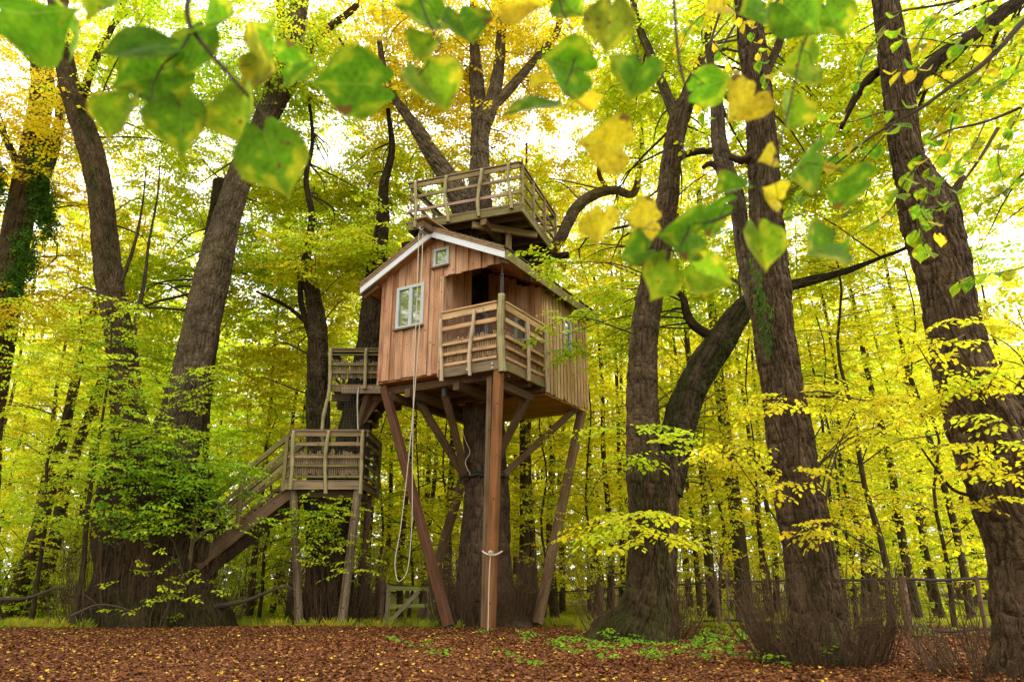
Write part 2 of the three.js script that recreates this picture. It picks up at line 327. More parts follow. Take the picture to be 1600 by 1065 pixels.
function shoots(tree, cx, cz, r, n, h, lean = 0.12, mat = shootMat) {        // thicket of young shoots round a stem foot
  const geos = [];
  for (let i = 0; i < n; i++) {
    const a = rr(0, 6.283), q = r * rr(0.8, 1.35), x = cx + Math.cos(a) * q, z = cz + Math.sin(a) * q, y = groundY(x, z), hh = h * rr(0.35, 1.15), k = lean * hh;
    const bend = rr(-1, 1), p0 = V(x, y - 0.03, z), p2 = V(x + Math.cos(a) * k * rr(0.1, 2) + gauss() * 0.16 * hh, y + hh * rr(0.75, 1), z + Math.sin(a) * k * rr(0.1, 2) + gauss() * 0.16 * hh), p1 = p0.clone().lerp(p2, rr(0.35, 0.6)).add(V(Math.cos(a) * 0.06 - Math.sin(a) * bend * 0.12 * hh, 0, Math.sin(a) * 0.06 + Math.cos(a) * bend * 0.12 * hh));
    const r0 = rr(0.0032, 0.0085), c = curvePts([p0, p1, p2], 6); geos.push(stickGeo(c, r0, 0.002, 3));
    for (let t = 0; t < 4; t++) if (rnd() < 0.65) { const s = c[2 + Math.floor(rnd() * 4)], L = hh * rr(0.12, 0.4), q = V(gauss(), rr(0.2, 1.1), gauss()).normalize().multiplyScalar(L); geos.push(stickGeo([s, s.clone().addScaledVector(q, 0.5).add(V(gauss() * 0.03, -0.01, gauss() * 0.03)), s.clone().add(q)], r0 * 0.6, 0.0011, 3)); }
  }
  wpart(tree, 'basal_shoots', mergeGeometries(geos), mat, 'stuff');
}

// ---------------------------------------------------------------- ground
function stuff(name, label, category) { const o = thing(name, label, category); o.userData.kind = 'stuff'; return o; }
{
  const litterTex = tex(1024, 1024, (u, v) => {
    const a = pn(u * 5, v * 5, 5, 5, 51), b = pn(u * 60, v * 60, 60, 60, 52), c = pn(u * 160, v * 160, 160, 160, 53), y = smooth(pn(u * 110, v * 110, 110, 110, 54), 0.86, 0.93);
    const t = 0.5 + 0.3 * (a - 0.5) + 0.6 * (b - 0.5) + 0.6 * (c - 0.5);
    return [lerp(0.15 * t + 0.02, 0.4, y * 0.6), lerp(0.05 * t + 0.007, 0.25, y * 0.6), lerp(0.018 * t + 0.003, 0.04, y * 0.6)];
  }, true);
  const litterBump = tex(512, 512, (u, v) => { const h = 0.5 * pn(u * 40, v * 40, 40, 40, 61) + 0.5 * pn(u * 90, v * 90, 90, 90, 62); return [h, h, h]; });
  const grassTex = tex(512, 512, (u, v) => {
    const b = pn(u * 30, v * 30, 30, 30, 71), c = pn(u * 150, v * 150, 150, 150, 72), t = 0.5 + 0.5 * (b - 0.5) + 0.7 * (c - 0.5), br = smooth(pn(u * 12, v * 12, 12, 12, 73), 0.5, 0.75);
    return [lerp(0.2, 0.22, br) * t + 0.02, lerp(0.21, 0.12, br) * t + 0.02, lerp(0.025, 0.04, br) * t + 0.008];
  }, true);
  const sheet = (x0, x1, z0, z1, nx, nz, lift, name, mat) => {
    const pos = [], uv = [], idx = [];
    for (let j = 0; j <= nz; j++) for (let i = 0; i <= nx; i++) { const x = lerp(x0, x1, i / nx), z = lerp(z0, z1, j / nz); pos.push(x, groundY(x, z) + lift(x, z), z); uv.push(x / 2, z / 2); }
    for (let j = 0; j < nz; j++) for (let i = 0; i < nx; i++) { const a = j * (nx + 1) + i, b = a + nx + 1; idx.push(a, b, a + 1, a + 1, b, b + 1); }
    const g = new THREE.BufferGeometry(); g.setAttribute('position', new THREE.Float32BufferAttribute(pos, 3)); g.setAttribute('uv', new THREE.Float32BufferAttribute(uv, 2)); g.setIndex(idx); g.computeVertexNormals();
    const m = part(scene, name, g, mat, 'structure'); return m;
  };
  const far = sheet(-150, 150, 60, -220, 150, 140, () => -0.02, 'ground', new THREE.MeshPhysicalMaterial({ map: grassTex, roughness: 1, specularIntensity: 0.1 }));
  const litter = sheet(-16, 14, 4, -15.5, 150, 100, (x, z) => { const e = 13.6 + 1.3 * noise.noise(x * 0.5, 3, 0) + 0.5 * noise.noise(x * 2.1, 5, 0) + (x < -6.5 ? -0.8 : 0) - (x > 1 && x < 5.5 ? 1.6 * smooth(x, 1, 2.5) * (1 - smooth(x, 4.4, 5.5)) : 0); return 0.02 - 0.12 * smooth(-z, e - 0.3, e + 0.9) + 0.016 * noise.noise(x * 3, 1, z * 3); }, 'leaf_covered_ground', new THREE.MeshPhysicalMaterial({ map: litterTex, bumpMap: litterBump, bumpScale: 0.02, roughness: 1, specularIntensity: 0.15 }));
  far.userData.label = 'grassy woodland floor reaching back between the thin trunks'; litter.userData.label = 'clearing floor under brown fallen leaves in front of the trees';
  far.userData.category = litter.userData.category = 'ground';
}
// fallen leaves, curled, lying on the clearing
{
  SEED = 99;
  const one = (seed) => {
    SEED = seed; const L = 0.07, w = 0.03, c1 = rr(0.004, 0.02), c2 = rr(-0.006, 0.014), pos = [], P = (x, y, z) => [x, y, z];
    const a = P(-L / 2, c2, 0), b = P(-L * 0.15, c1, -w), c = P(L * 0.25, c1 * 1.2, -w * 0.7), d = P(L / 2, c2 * 1.4, 0), e = P(L * 0.25, c1 * 0.8, w * 0.75), f = P(-L * 0.15, c1 * 1.3, w), m = P(0.05 * L, 0.002, 0);
    for (const t of [[a, m, b], [b, m, c], [c, m, d], [a, f, m], [f, e, m], [e, d, m]]) for (const v of t) pos.push(...v);
    const g = new THREE.BufferGeometry(); g.setAttribute('position', new THREE.Float32BufferAttribute(pos, 3)); g.computeVertexNormals(); return g;
  };
  const geos = [11, 12, 13].map(one), list = [];
  SEED = 1234;
  for (let i = 0; i < 130000; i++) {
    const z = -(5.2 + 11.5 * Math.pow(rnd(), 0.9)), hw = 2.2 - z * 0.74, x = rr(-hw, hw);
    const dens = z < -13.2 ? 0.3 : 1;
    if (rnd() > dens) continue;
    const c = new THREE.Color(), t = rnd(), k = rr(0.6, 1.25);
    if (t < 0.7) c.setRGB(0.145 * k, 0.046 * k, 0.015 * k); else if (t < 0.95) c.setRGB(0.27 * k, 0.112 * k, 0.036 * k); else c.setRGB(0.55 * k, 0.36 * k, 0.035 * k);
    list.push({ p: V(x, groundY(x, z) + 0.022 + 0.03 * rnd() * rnd(), z), yaw: rr(0, 6.28), pitch: gauss() * 0.35, roll: gauss() * 0.35 + (rnd() < 0.3 ? 3.14 : 0), s: rr(0.32, 0.72), c });
  }
  layInstances(stuff('fallen_leaves', 'brown and yellow fallen leaves strewn over the clearing floor', 'fallen leaves'), 'leaf', geos, list, new THREE.MeshPhysicalMaterial({ roughness: 0.8, specularIntensity: 0.25, side: THREE.DoubleSide }));
  const tuft = (() => { SEED = 5; const g = []; for (let i = 0; i < 14; i++) { const a = rr(0, 6.28), h = rr(0.07, 0.18), k = rr(0.02, 0.1); const x = gauss() * 0.07, z = gauss() * 0.07; const pos = [x - 0.004, 0, z, x + 0.004, 0, z, x + Math.cos(a) * k * 0.5, h * 0.7, z + Math.sin(a) * k * 0.5, x + Math.cos(a) * k * 0.5, h * 0.7, z + Math.sin(a) * k * 0.5, x + 0.004, 0, z, x + Math.cos(a) * k, h, z + Math.sin(a) * k]; const b = new THREE.BufferGeometry(); b.setAttribute('position', new THREE.Float32BufferAttribute(pos, 3)); b.computeVertexNormals(); g.push(b); } return mergeGeometries(g); })();
  SEED = 77; const gl = [];
  for (let i = 0; i < 26000; i++) {
    const z = -rr(12.2, 30), x = rr(-1, 1) * (3 - z * 0.75), n = noise.noise(x * 0.5, 4, z * 0.5) + 0.5 * noise.noise(x * 2, 4, z * 2);
    if (z > -14 && n < 0.12) continue; if (z > -13 && x < 1 && x > -6.5) continue;
    const k = rr(0.6, 1.2), y = rnd() < 0.4 ? 1 : 0; gl.push({ p: V(x, groundY(x, z) - 0.01, z), yaw: rr(0, 6.28), s: rr(0.6, 1.3), c: new THREE.Color().setRGB((0.3 + 0.2 * y) * k, (0.38 + 0.04 * y) * k, 0.02 * k) });
  }
  layInstances(stuff('grass', 'short yellow green grass growing behind the clearing under the trees', 'grass'), 'blades', [tuft], gl, leafMatPlain());
  // low green plants creeping through the litter and under the trees
  SEED = 61; const lo = [];
  for (const [px, py, r, n] of [[900, 1012, 1.1, 46], [980, 1040, 0.7, 30], [1060, 1035, 0.8, 26], [1190, 1005, 1.2, 60], [1110, 1000, 1.0, 50], [380, 950, 1.6, 90], [350, 935, 1.8, 80], [640, 960, 1.0, 40], [1250, 1050, 0.7, 18], [660, 1040, 0.3, 8], [870, 960, 1.5, 50], [1420, 1000, 1.5, 40]]) {
    const d = (() => { let q = 8; for (let i = 0; i < 40; i++) { const p = at(px, py, q); q += p.y > 0 ? 0.3 : -0.1; } return q; })(), c = at(px, py, d);
    for (let i = 0; i < n * 0.5; i++) { const x = c.x + gauss() * r, z = c.z + gauss() * r * 0.8; lo.push({ p: V(x, groundY(x, z) + rr(0.03, 0.14), z), yaw: rr(0, 6.28), pitch: rr(-0.1, 0.5), roll: gauss() * 0.3, s: rr(0.5, 1), c: leafColor(0.93, 0.08) }); }
  }
  layInstances(stuff('ground_cover', 'low green plants creeping through the fallen leaves', 'ground cover'), 'leaves', LITTLE, lo, leafMat);
}
function leafMatPlain() { return new THREE.MeshPhysicalMaterial({ color: 0xffffff, roughness: 1, transmission: 0.4, thickness: 0, side: THREE.DoubleSide, specularIntensity: 0.3 }); }
// ---------------------------------------------------------------- the big limes of the clearing
function bigTree(name, label, d, trunkRows, stems, { bark = MB.brown, flute = 0.9, moss = 0.5, seed = 1, category = 'tree', seg = 44, rough = 0.07, fluteTop = 1.3 } = {}) {
  const tr = rootDown(stemPts(d, trunkRows)), base = V(tr[1].p.x, groundY(tr[1].p.x, tr[1].p.z), tr[1].p.z);
  const t = thing(name, label, category, base);
  wpart(t, 'trunk', limbGeo(tr, { seg: Math.round(clamp(6.28 * tr[3].r / 0.017, 60, 200)), step: 0.026, ridge: 0.04, rough, flute, moss, seed, fluteTop }), bark);
  t.anchors = densify(tr.slice(2), 8);
  for (const [rows, o = {}] of stems) {
    const p = stemPts(d, rows);
    wpart(t, 'limb', limbGeo(p, { seg: o.seg ?? Math.round(clamp(6.28 * p[0].r / 0.018, 20, 120)), step: p[0].r > 0.1 ? 0.032 : 0.07, ridge: p[0].r > 0.06 ? 0.034 : 0, rough: o.rough ?? 0.06, moss: o.moss ?? moss * 0.6, seed: seed + rows[0][0] * 0.01 }), o.bark ?? bark);
    if (p[0].r > 0.07) t.anchors.push(...densify(p, 14));
  }
  return t;
}
// far left, ivy in its forks
{
  const t = bigTree('lime_tree', 'leaning lime at the left picture edge with dark ivy on its fork and yellow leaves', 16, [[-40, 945, 60], [-32, 800, 46], [-18, 650, 40], [2, 540, 34], [16, 420, 40], [40, 290, 38], [57, 200, 33]],
    [[[[55, 210, 32], [66, 130, 32], [58, 70, 24], [48, 10, 20], [40, -60, 16]]], [[[28, 350, 24], [58, 300, 18], [80, 240, 17], [92, 190, 14], [98, 120, 13], [120, 40, 10]]], [[[66, 130, 20], [80, 80, 15], [95, 20, 12], [118, -50, 9]]], [[[40, 290, 12], [10, 220, 10], [-20, 160, 8]]]], { seed: 2, moss: 0.3 });
  const c = new Crown(t, t.anchors); c.dens = 0.55;
  SEED = 21;
  c.px(50, 140, 14.8, 150, 130, 2.0, 780, 0.06).px(40, 330, 17.5, 120, 150, 2, 620, 0.1, { jit: 0.08 }).px(40, 30, 15.5, 120, 60, 2, 260, 0.35).px(150, 60, 17, 60, 80, 2, 120, 0.35).px(170, 370, 18, 70, 90, 2, 260, 0.08).px(30, 480, 15.2, 50, 40, 1, 110, 0.05);
  c.done();
  const iv = []; SEED = 5;
  for (const [px, py, rx, ry, n] of [[66, 285, 16, 60, 200], [42, 390, 16, 40, 110], [0, 280, 12, 50, 70], [24, 440, 12, 24, 60], [78, 330, 10, 30, 70]]) for (let i = 0; i < n; i++) iv.push({ p: at(px + gauss() * rx * 0.8, py + gauss() * ry, 15.7 + gauss() * 0.2), yaw: rr(0, 6.28), pitch: -1 + gauss() * 0.5, roll: gauss() * 0.6, s: rr(0.7, 1.2), c: leafColor(1.2, 0.05) });
  layInstances(t, 'ivy', LITTLE, iv, leafMat);
}
// the big forked lime at the foot of the stair
{
  const t = bigTree('lime_tree', 'massive old forked lime with burrs and young shoots at the foot of the stair', 14, [[232, 975, 205], [232, 925, 170], [232, 870, 156], [233, 810, 150], [234, 760, 140], [238, 715, 120]],
    [[[[206, 760, 66], [208, 710, 62], [201, 650, 50], [194, 590, 44], [184, 520, 42], [171, 440, 38], [164, 380, 37], [158, 310, 35], [143, 240, 36], [120, 170, 34], [105, 120, 28], [95, 60, 24], [82, -20, 20], [70, -90, 16]], { moss: 0.6, bark: MB.brown }],
     [[[262, 770, 84], [268, 700, 72], [284, 640, 60], [301, 565, 54], [320, 480, 54], [336, 410, 51], [354, 345, 42], [372, 285, 38], [392, 235, 35], [418, 175, 33], [440, 110, 32], [458, 50, 29], [470, -10, 26], [480, -90, 22]], { moss: 0.2, bark: MB.grey }],
     [[[270, 740, 60, 0.5], [300, 640, 50, 0.6], [318, 540, 40, 0.6], [330, 450, 36, 0.6], [338, 370, 33, 0.6], [344, 315, 28, 0.6], [346, 283, 24, 0.6]], { bark: MB.dark }],
     [[[392, 235, 20], [430, 180, 15], [470, 100, 14], [500, 55, 13], [550, 15, 10], [590, -30, 8]]], [[[205, 545, 8], [212, 500, 8], [225, 440, 6], [232, 380, 4], [245, 310, 3], [250, 250, 1.5]], { seg: 8, bark: MB.grey }], [[[190, 440, 6], [210, 380, 5], [222, 320, 3], [228, 260, 1.5]], { seg: 8, bark: MB.grey }],
     [[[440, 110, 16], [440, 40, 13], [432, -40, 10]]], [[[120, 170, 14], [150, 90, 10], [190, 10, 8], [210, -50, 6]]]], { seed: 3, moss: 0.4, flute: 0.5, fluteTop: 1.6, bark: MB.old, rough: 0.11 });
  const b = t.position, burr = [];
  SEED = 31;
  for (let i = 0; i < 16; i++) { const a = rr(0, 6.28), y = rr(0.2, 2.6), r = 1.05 - y * 0.1; const g = new THREE.IcosahedronGeometry(rr(0.14, 0.3), 4), p = g.attributes.position; for (let k = 0; k < p.count; k++) { const v = V(p.getX(k), p.getY(k), p.getZ(k)); v.multiplyScalar(1 + 0.3 * noise.noise(v.x * 9 + i, v.y * 9, v.z * 9)); p.setXYZ(k, v.x + b.x + Math.cos(a) * r, v.y + y, v.z + b.z + Math.sin(a) * r * 0.9); } g.computeVertexNormals(); g.setAttribute('color', new THREE.Float32BufferAttribute(new Float32Array(p.count * 3).fill(0.8), 3)); burr.push(g); }
  wpart(t, 'burrs', mergeGeometries(burr), MB.dark, 'stuff');
  shoots(t, b.x, b.z, 1.15, 260, 2.2, 0.16);
  const c = new Crown(t, t.anchors); c.dens = 0.55;
  c.dens = 0.66; c.px(290, 275, 16.5, 110, 60, 1.3, 380, 0.4).px(190, 215, 16.5, 60, 60, 1.6, 200, 0.35).px(430, 250, 17, 60, 60, 1.6, 240, 0.46).px(330, 60, 13.5, 170, 110, 2.6, 900, 0.55).px(230, 130, 15, 70, 110, 2, 330, 0.5).px(460, 110, 15, 90, 120, 2.2, 560, 0.5).px(415, 330, 17, 80, 110, 1.5, 420, 0.45)
    .px(250, 420, 17, 70, 150, 1.2, 560, 0.5).px(260, 580, 16.5, 60, 70, 1.2, 260, 0.5).px(400, 430, 16.4, 60, 90, 1.4, 330, 0.62).px(140, 500, 17.5, 70, 80, 2, 300, 0.2).px(560, 60, 15.5, 70, 60, 2, 260, 0.3);
  c.done();
  const l = new Crown(t, t.anchors, LITTLE);               // leafy shoots springing from the old bole
  l.px(270, 720, 12.7, 110, 50, 0.6, 210, 0.72, { clump: 6, jit: 0.1, spread: 0.35 }).px(230, 665, 12.7, 100, 30, 0.5, 80, 0.6, { clump: 6, spread: 0.35 }).px(345, 770, 12.5, 95, 55, 0.6, 70, 0.75, { clump: 5, spread: 0.35 }).px(230, 800, 12.6, 80, 40, 0.4, 90, 0.7, { clump: 5, spread: 0.3 }).px(190, 610, 12.9, 40, 60, 0.3, 50, 0.5, { clump: 5 }).px(330, 600, 12.9, 30, 40, 0.3, 60, 0.5, { clump: 5 }).px(250, 900, 12.4, 110, 50, 0.3, 30, 0.5, { clump: 3 });
  l.done('shoot_leaves');
}
// the twin-stemmed lime that carries the landings
{
  const t = bigTree('lime_tree', 'dark twin stemmed lime standing under the two landings left of the house', 14.4, [[518, 968, 78], [518, 920, 64], [516, 870, 62], [516, 825, 72], [520, 780, 84], [524, 745, 80]],
    [[[[503, 775, 44], [499, 720, 36], [497, 650, 35], [496, 570, 31], [496, 510, 28], [488, 460, 23], [480, 425, 18], [478, 395, 12], [487, 340, 10], [478, 280, 8], [488, 220, 6], [482, 150, 4]], { bark: MB.dark, moss: 0.5 }],
     [[[542, 775, 56], [548, 720, 56], [556, 660, 48], [568, 600, 46], [580, 540, 44], [585, 480, 42], [588, 430, 32], [592, 390, 25], [598, 340, 19], [600, 290, 14], [612, 235, 10], [606, 170, 6]], { bark: MB.dark, moss: 0.5 }],
     [[[496, 560, 10], [470, 470, 9], [468, 430, 8], [455, 400, 6]], { seg: 8 }], [[[497, 520, 9], [450, 480, 6], [400, 455, 4]], { seg: 8 }], [[[530, 640, 9], [545, 600, 8], [553, 570, 6]], { seg: 8 }]], { seed: 4, bark: MB.dark, moss: 0.5, flute: 0.6 });
  shoots(t, t.position.x, t.position.z, 0.5, 380, 1.6, 0.2);
  SEED = 41;
  const c = new Crown(t, t.anchors); c.dens = 0.55;
  c.px(480, 300, 17.5, 70, 55, 1.1, 340, 0.36).px(570, 320, 17, 50, 60, 1.1, 270, 0.36).px(600, 200, 17, 40, 60, 1.4, 200, 0.3).px(455, 480, 16.5, 80, 110, 1.4, 480, 0.36).px(540, 360, 17.5, 80, 80, 1.6, 420, 0.55).px(440, 600, 17, 70, 80, 1.6, 460, 0.3).px(520, 430, 16.5, 50, 60, 1.2, 240, 0.3).px(590, 270, 17.5, 50, 50, 1.5, 200, 0.4).px(485, 390, 13.9, 36, 50, 0.5, 210, 0.4).px(592, 385, 14.3, 26, 60, 0.5, 210, 0.42).px(560, 420, 15, 30, 60, 0.6, 150, 0.35);
  c.done();
  const l = new Crown(t, t.anchors, LITTLE);
  l.px(500, 800, 13.5, 40, 40, 0.3, 40, 0.6, { clump: 5, spread: 0.3 }).px(480, 830, 13.3, 30, 50, 0.3, 35, 0.55, { clump: 5, spread: 0.3 }).px(540, 840, 13.4, 30, 60, 0.3, 50, 0.45, { clump: 5, spread: 0.3 });
  l.done('shoot_leaves');
}
// the lime through the house
{
  const t = bigTree('lime_tree', 'stout grooved lime trunk that carries the wooden tree house and passes up through it', 13.9, [[760, 984, 118], [759, 950, 92], [757, 910, 84], [756, 850, 78], [758, 790, 70], [759, 750, 66], [757, 700, 62], [756, 640, 60], [755, 560, 50], [750, 470, 46], [745, 400, 48], [742, 350, 58], [742, 318, 54]],
    [[[[735, 345, 44], [722, 320, 38], [705, 285, 31], [690, 262, 27], [672, 236, 24], [655, 207, 21], [636, 180, 15], [615, 150, 12], [600, 110, 10], [592, 60, 8]], { bark: MB.grey }],
     [[[747, 345, 44], [749, 300, 36], [749, 250, 29], [751, 205, 28], [760, 180, 27], [772, 145, 20], [780, 100, 17], [783, 50, 15], [788, -10, 13], [792, -90, 10]], { bark: MB.grey }],
     [[[752, 240, 24, 0.2], [748, 180, 25, 0.25], [745, 130, 22, 0.25], [742, 80, 16, 0.25], [740, 10, 12, 0.25], [735, -60, 10, 0.25]], { bark: MB.grey }],
     [[[766, 170, 18], [795, 140, 15], [830, 100, 12], [868, 55, 10], [880, 10, 8], [905, -50, 6]], { bark: MB.grey }],
     [[[760, 440, 24, 0.6], [815, 420, 18, 0.6], [868, 384, 17, 0.6], [886, 350, 18, 0.6], [903, 322, 18, 0.6], [928, 304, 17, 0.6], [960, 297, 14, 0.6], [988, 303, 12, 0.6], [998, 275, 9, 0.6], [1003, 225, 7, 0.6], [1000, 170, 5, 0.6]], { bark: MB.grey, seg: 16 }],
     [[[950, 297, 8, 0.6], [936, 270, 7, 0.6], [945, 240, 5, 0.6], [965, 200, 4, 0.6]], { seg: 8 }], [[[615, 150, 8], [590, 130, 6], [560, 105, 5], [530, 60, 4]], { seg: 8 }]], { seed: 5, bark: MB.central, moss: 0.12, flute: 0.75, rough: 0.1, fluteTop: 1.2 });
  shoots(t, t.position.x, t.position.z, 0.66, 620, 1.4, 0.16);
  SEED = 51;
  const c = new Crown(t, t.anchors.filter((a) => a.p.y > 8)); c.dens = 0.55;
  c.px(650, 80, 14.5, 120, 110, 2.2, 760, 0.12).px(760, 60, 14.5, 140, 120, 2.4, 1000, 0.13).px(880, 90, 15, 90, 110, 2, 560, 0.2).px(610, 200, 15.5, 60, 60, 1.6, 180, 0.3).px(655, 265, 16.5, 90, 60, 1.8, 420, 0.42).px(745, 230, 15, 40, 60, 1, 120, 0.15).px(890, 300, 16.5, 50, 80, 1.6, 240, 0.25).px(940, 200, 15.5, 50, 80, 1.5, 200, 0.25).px(720, 160, 16, 110, 40, 1.5, 240, 0.15).px(830, 300, 17, 60, 60, 1.5, 220, 0.35);
  c.done();
}
// the forked lime right of the house
{
  const t = bigTree('lime_tree', 'thick forked lime with mossy root flare right of the tree house, its right stem leaning', 10.6, [[1003, 1001, 120], [1012, 965, 90], [1018, 920, 76], [1020, 860, 73], [1021, 800, 74], [1022, 750, 84], [1022, 715, 84]],
    [[[[1008, 760, 56], [1005, 700, 54], [1004, 640, 49], [1004, 570, 44], [1008, 510, 42], [1022, 430, 39], [1034, 365, 36], [1043, 310, 34], [1049, 250, 31], [1060, 190, 30], [1078, 145, 25], [1095, 105, 20], [1115, 85, 14], [1142, 66, 10]], { bark: MB.brown }],
     [[[1040, 770, 54], [1052, 715, 52], [1062, 660, 50], [1078, 612, 45], [1100, 572, 46], [1128, 532, 45], [1150, 497, 38], [1172, 470, 28], [1205, 453, 20], [1260, 440, 15], [1320, 424, 10], [1370, 405, 6], [1425, 382, 5], [1470, 340, 2]], { bark: MB.dark, moss: 0.8 }],
     [[[1118, 528, 18], [1098, 518, 15], [1082, 506, 15], [1072, 486, 13], [1066, 462, 10], [1050, 452, 7]], { bark: MB.dark, seg: 14 }], [[[1060, 190, 20], [1043, 150, 16], [1026, 110, 14], [1015, 80, 13], [998, 40, 11], [985, -20, 9]], { bark: MB.grey }],
     [[[1050, 255, 12], [1075, 240, 11], [1110, 236, 11], [1145, 246, 10], [1175, 262, 8]], { seg: 12 }], [[[1086, 130, 12], [1110, 40, 9], [1128, -40, 7]], { seg: 10 }]], { seed: 6, bark: MB.brown, moss: 0.55, flute: 0.85, fluteTop: 0.9 });
  shoots(t, t.position.x, t.position.z, 0.5, 120, 1.4, 0.28);
  SEED = 61;
  const c = new Crown(t, t.anchors.filter((a) => a.p.y > 3.5)); c.dens = 0.55;
  c.px(985, 120, 12.5, 90, 130, 2, 520, 0.45).px(1080, 60, 11.5, 90, 90, 1.8, 420, 0.5).px(1100, 330, 13, 70, 110, 1.8, 360, 0.45).px(960, 400, 15, 60, 90, 1.5, 330, 0.35).px(1000, 220, 14, 60, 80, 1.5, 220, 0.35).px(1100, 440, 13, 70, 60, 1.2, 260, 0.6).px(1240, 440, 12, 80, 40, 1, 160, 0.4);
  c.done();
  const l = new Crown(t, t.anchors);                     // low sprays by the house and across the bole
  const o = { clump: 5, flat: 0.05, spread: 0.4, jit: 0.06, branch: 1 };
  l.px(985, 500, 12, 45, 80, 0.8, 90, 0.5, o).px(885, 545, 11.4, 40, 30, 0.3, 10, 0.62, o).px(868, 412, 11.6, 45, 6, 0.3, 15, 0.55, { ...o, spread: 0.2 }).px(872, 492, 11.4, 22, 6, 0.2, 5, 0.62, { ...o, spread: 0.2 }).px(985, 690, 9.6, 40, 30, 0.4, 16, 0.55, o).px(1000, 815, 9.5, 50, 30, 0.4, 30, 0.42, o).px(1120, 720, 11.5, 50, 50, 0.6, 60, 0.3, { ...o, s: 0.8 }).px(1090, 640, 12, 60, 50, 0.6, 70, 0.42, { ...o, s: 0.8 });
  l.done('low_sprays');
}
// the straight lime on the right with a broken second stem
{
  const t = bigTree('lime_tree', 'tall furrowed lime right of the forked one, with a broken pale second stem behind', 7.45, [[1288, 1046, 128], [1283, 1010, 96], [1277, 960, 82], [1270, 900, 79], [1257, 820, 75], [1245, 750, 72], [1232, 670, 66], [1219, 590, 61], [1209, 520, 60], [1204, 455, 61], [1202, 390, 54], [1196, 310, 47], [1191, 220, 42], [1184, 140, 41], [1174, 60, 39], [1168, -10, 36], [1160, -100, 30]],
    [[[[1196, 520, 30, 0.3], [1180, 460, 32, 0.35], [1166, 405, 28, 0.4], [1157, 350, 24, 0.4], [1147, 300, 27, 0.4], [1131, 258, 28, 0.4], [1123, 215, 22, 0.4], [1121, 170, 20, 0.4], [1113, 120, 13, 0.4], [1106, 70, 9, 0.4]], { bark: MB.grey, moss: 0.2 }],
     [[[1147, 300, 16, 0.4], [1128, 268, 12, 0.4], [1110, 255, 9, 0.4], [1098, 262, 6, 0.4]], { seg: 10 }], [[[1190, 420, 11], [1150, 335, 8], [1135, 320, 6]], { seg: 8 }], [[[1191, 230, 13], [1160, 250, 12], [1140, 244, 10]], { seg: 10 }],
     [[[1288, 808, 8], [1240, 765, 7], [1190, 728, 5], [1160, 695, 3]], { seg: 8 }], [[[1184, 140, 16], [1220, 60, 12], [1240, -40, 9]], { seg: 12 }]], { seed: 7, bark: MB.brown, moss: 0.35, flute: 0.8, fluteTop: 0.8 });
  shoots(t, t.position.x, t.position.z, 0.42, 330, 1.0, 0.28);
  const g = []; SEED = 3; for (let i = 0; i < 70; i++) { const py = rr(400, 545), px = 1178 + (py - 400) * 0.14 + gauss() * 9; g.push({ p: at(px, py, 7.42 - 0.24 + gauss() * 0.03), yaw: rr(0, 6.28), pitch: -1.2 + gauss() * 0.3, roll: gauss() * 0.5, s: rr(0.25, 0.4), c: leafColor(1.2, 0.05) }); }
  layInstances(t, 'ivy', LITTLE, g, leafMat);
  SEED = 71;
  const c = new Crown(t, t.anchors.filter((a) => a.p.y > 3)); c.dens = 0.55;
  c.px(1190, 120, 9.5, 100, 130, 1.6, 330, 0.42).px(1300, 260, 11, 100, 120, 1.8, 460, 0.5).px(1260, 90, 10, 90, 100, 1.6, 260, 0.5).px(1140, 30, 9, 70, 60, 1.2, 120, 0.4);
  c.done();
  const l = new Crown(t, t.anchors), o = { clump: 4, flat: 0.04, spread: 0.3, jit: 0.06, branch: 1, s: 0.6 };
  l.px(1225, 650, 6.7, 55, 50, 0.3, 12, 0.26, o).px(1220, 745, 6.6, 60, 20, 0.25, 8, 0.25, o).px(1305, 830, 6.7, 25, 30, 0.2, 12, 0.22, o).px(1140, 690, 7, 40, 30, 0.3, 12, 0.28, o).px(1320, 640, 7.6, 70, 60, 0.5, 60, 0.3, o);
  l.done('low_sprays');
}
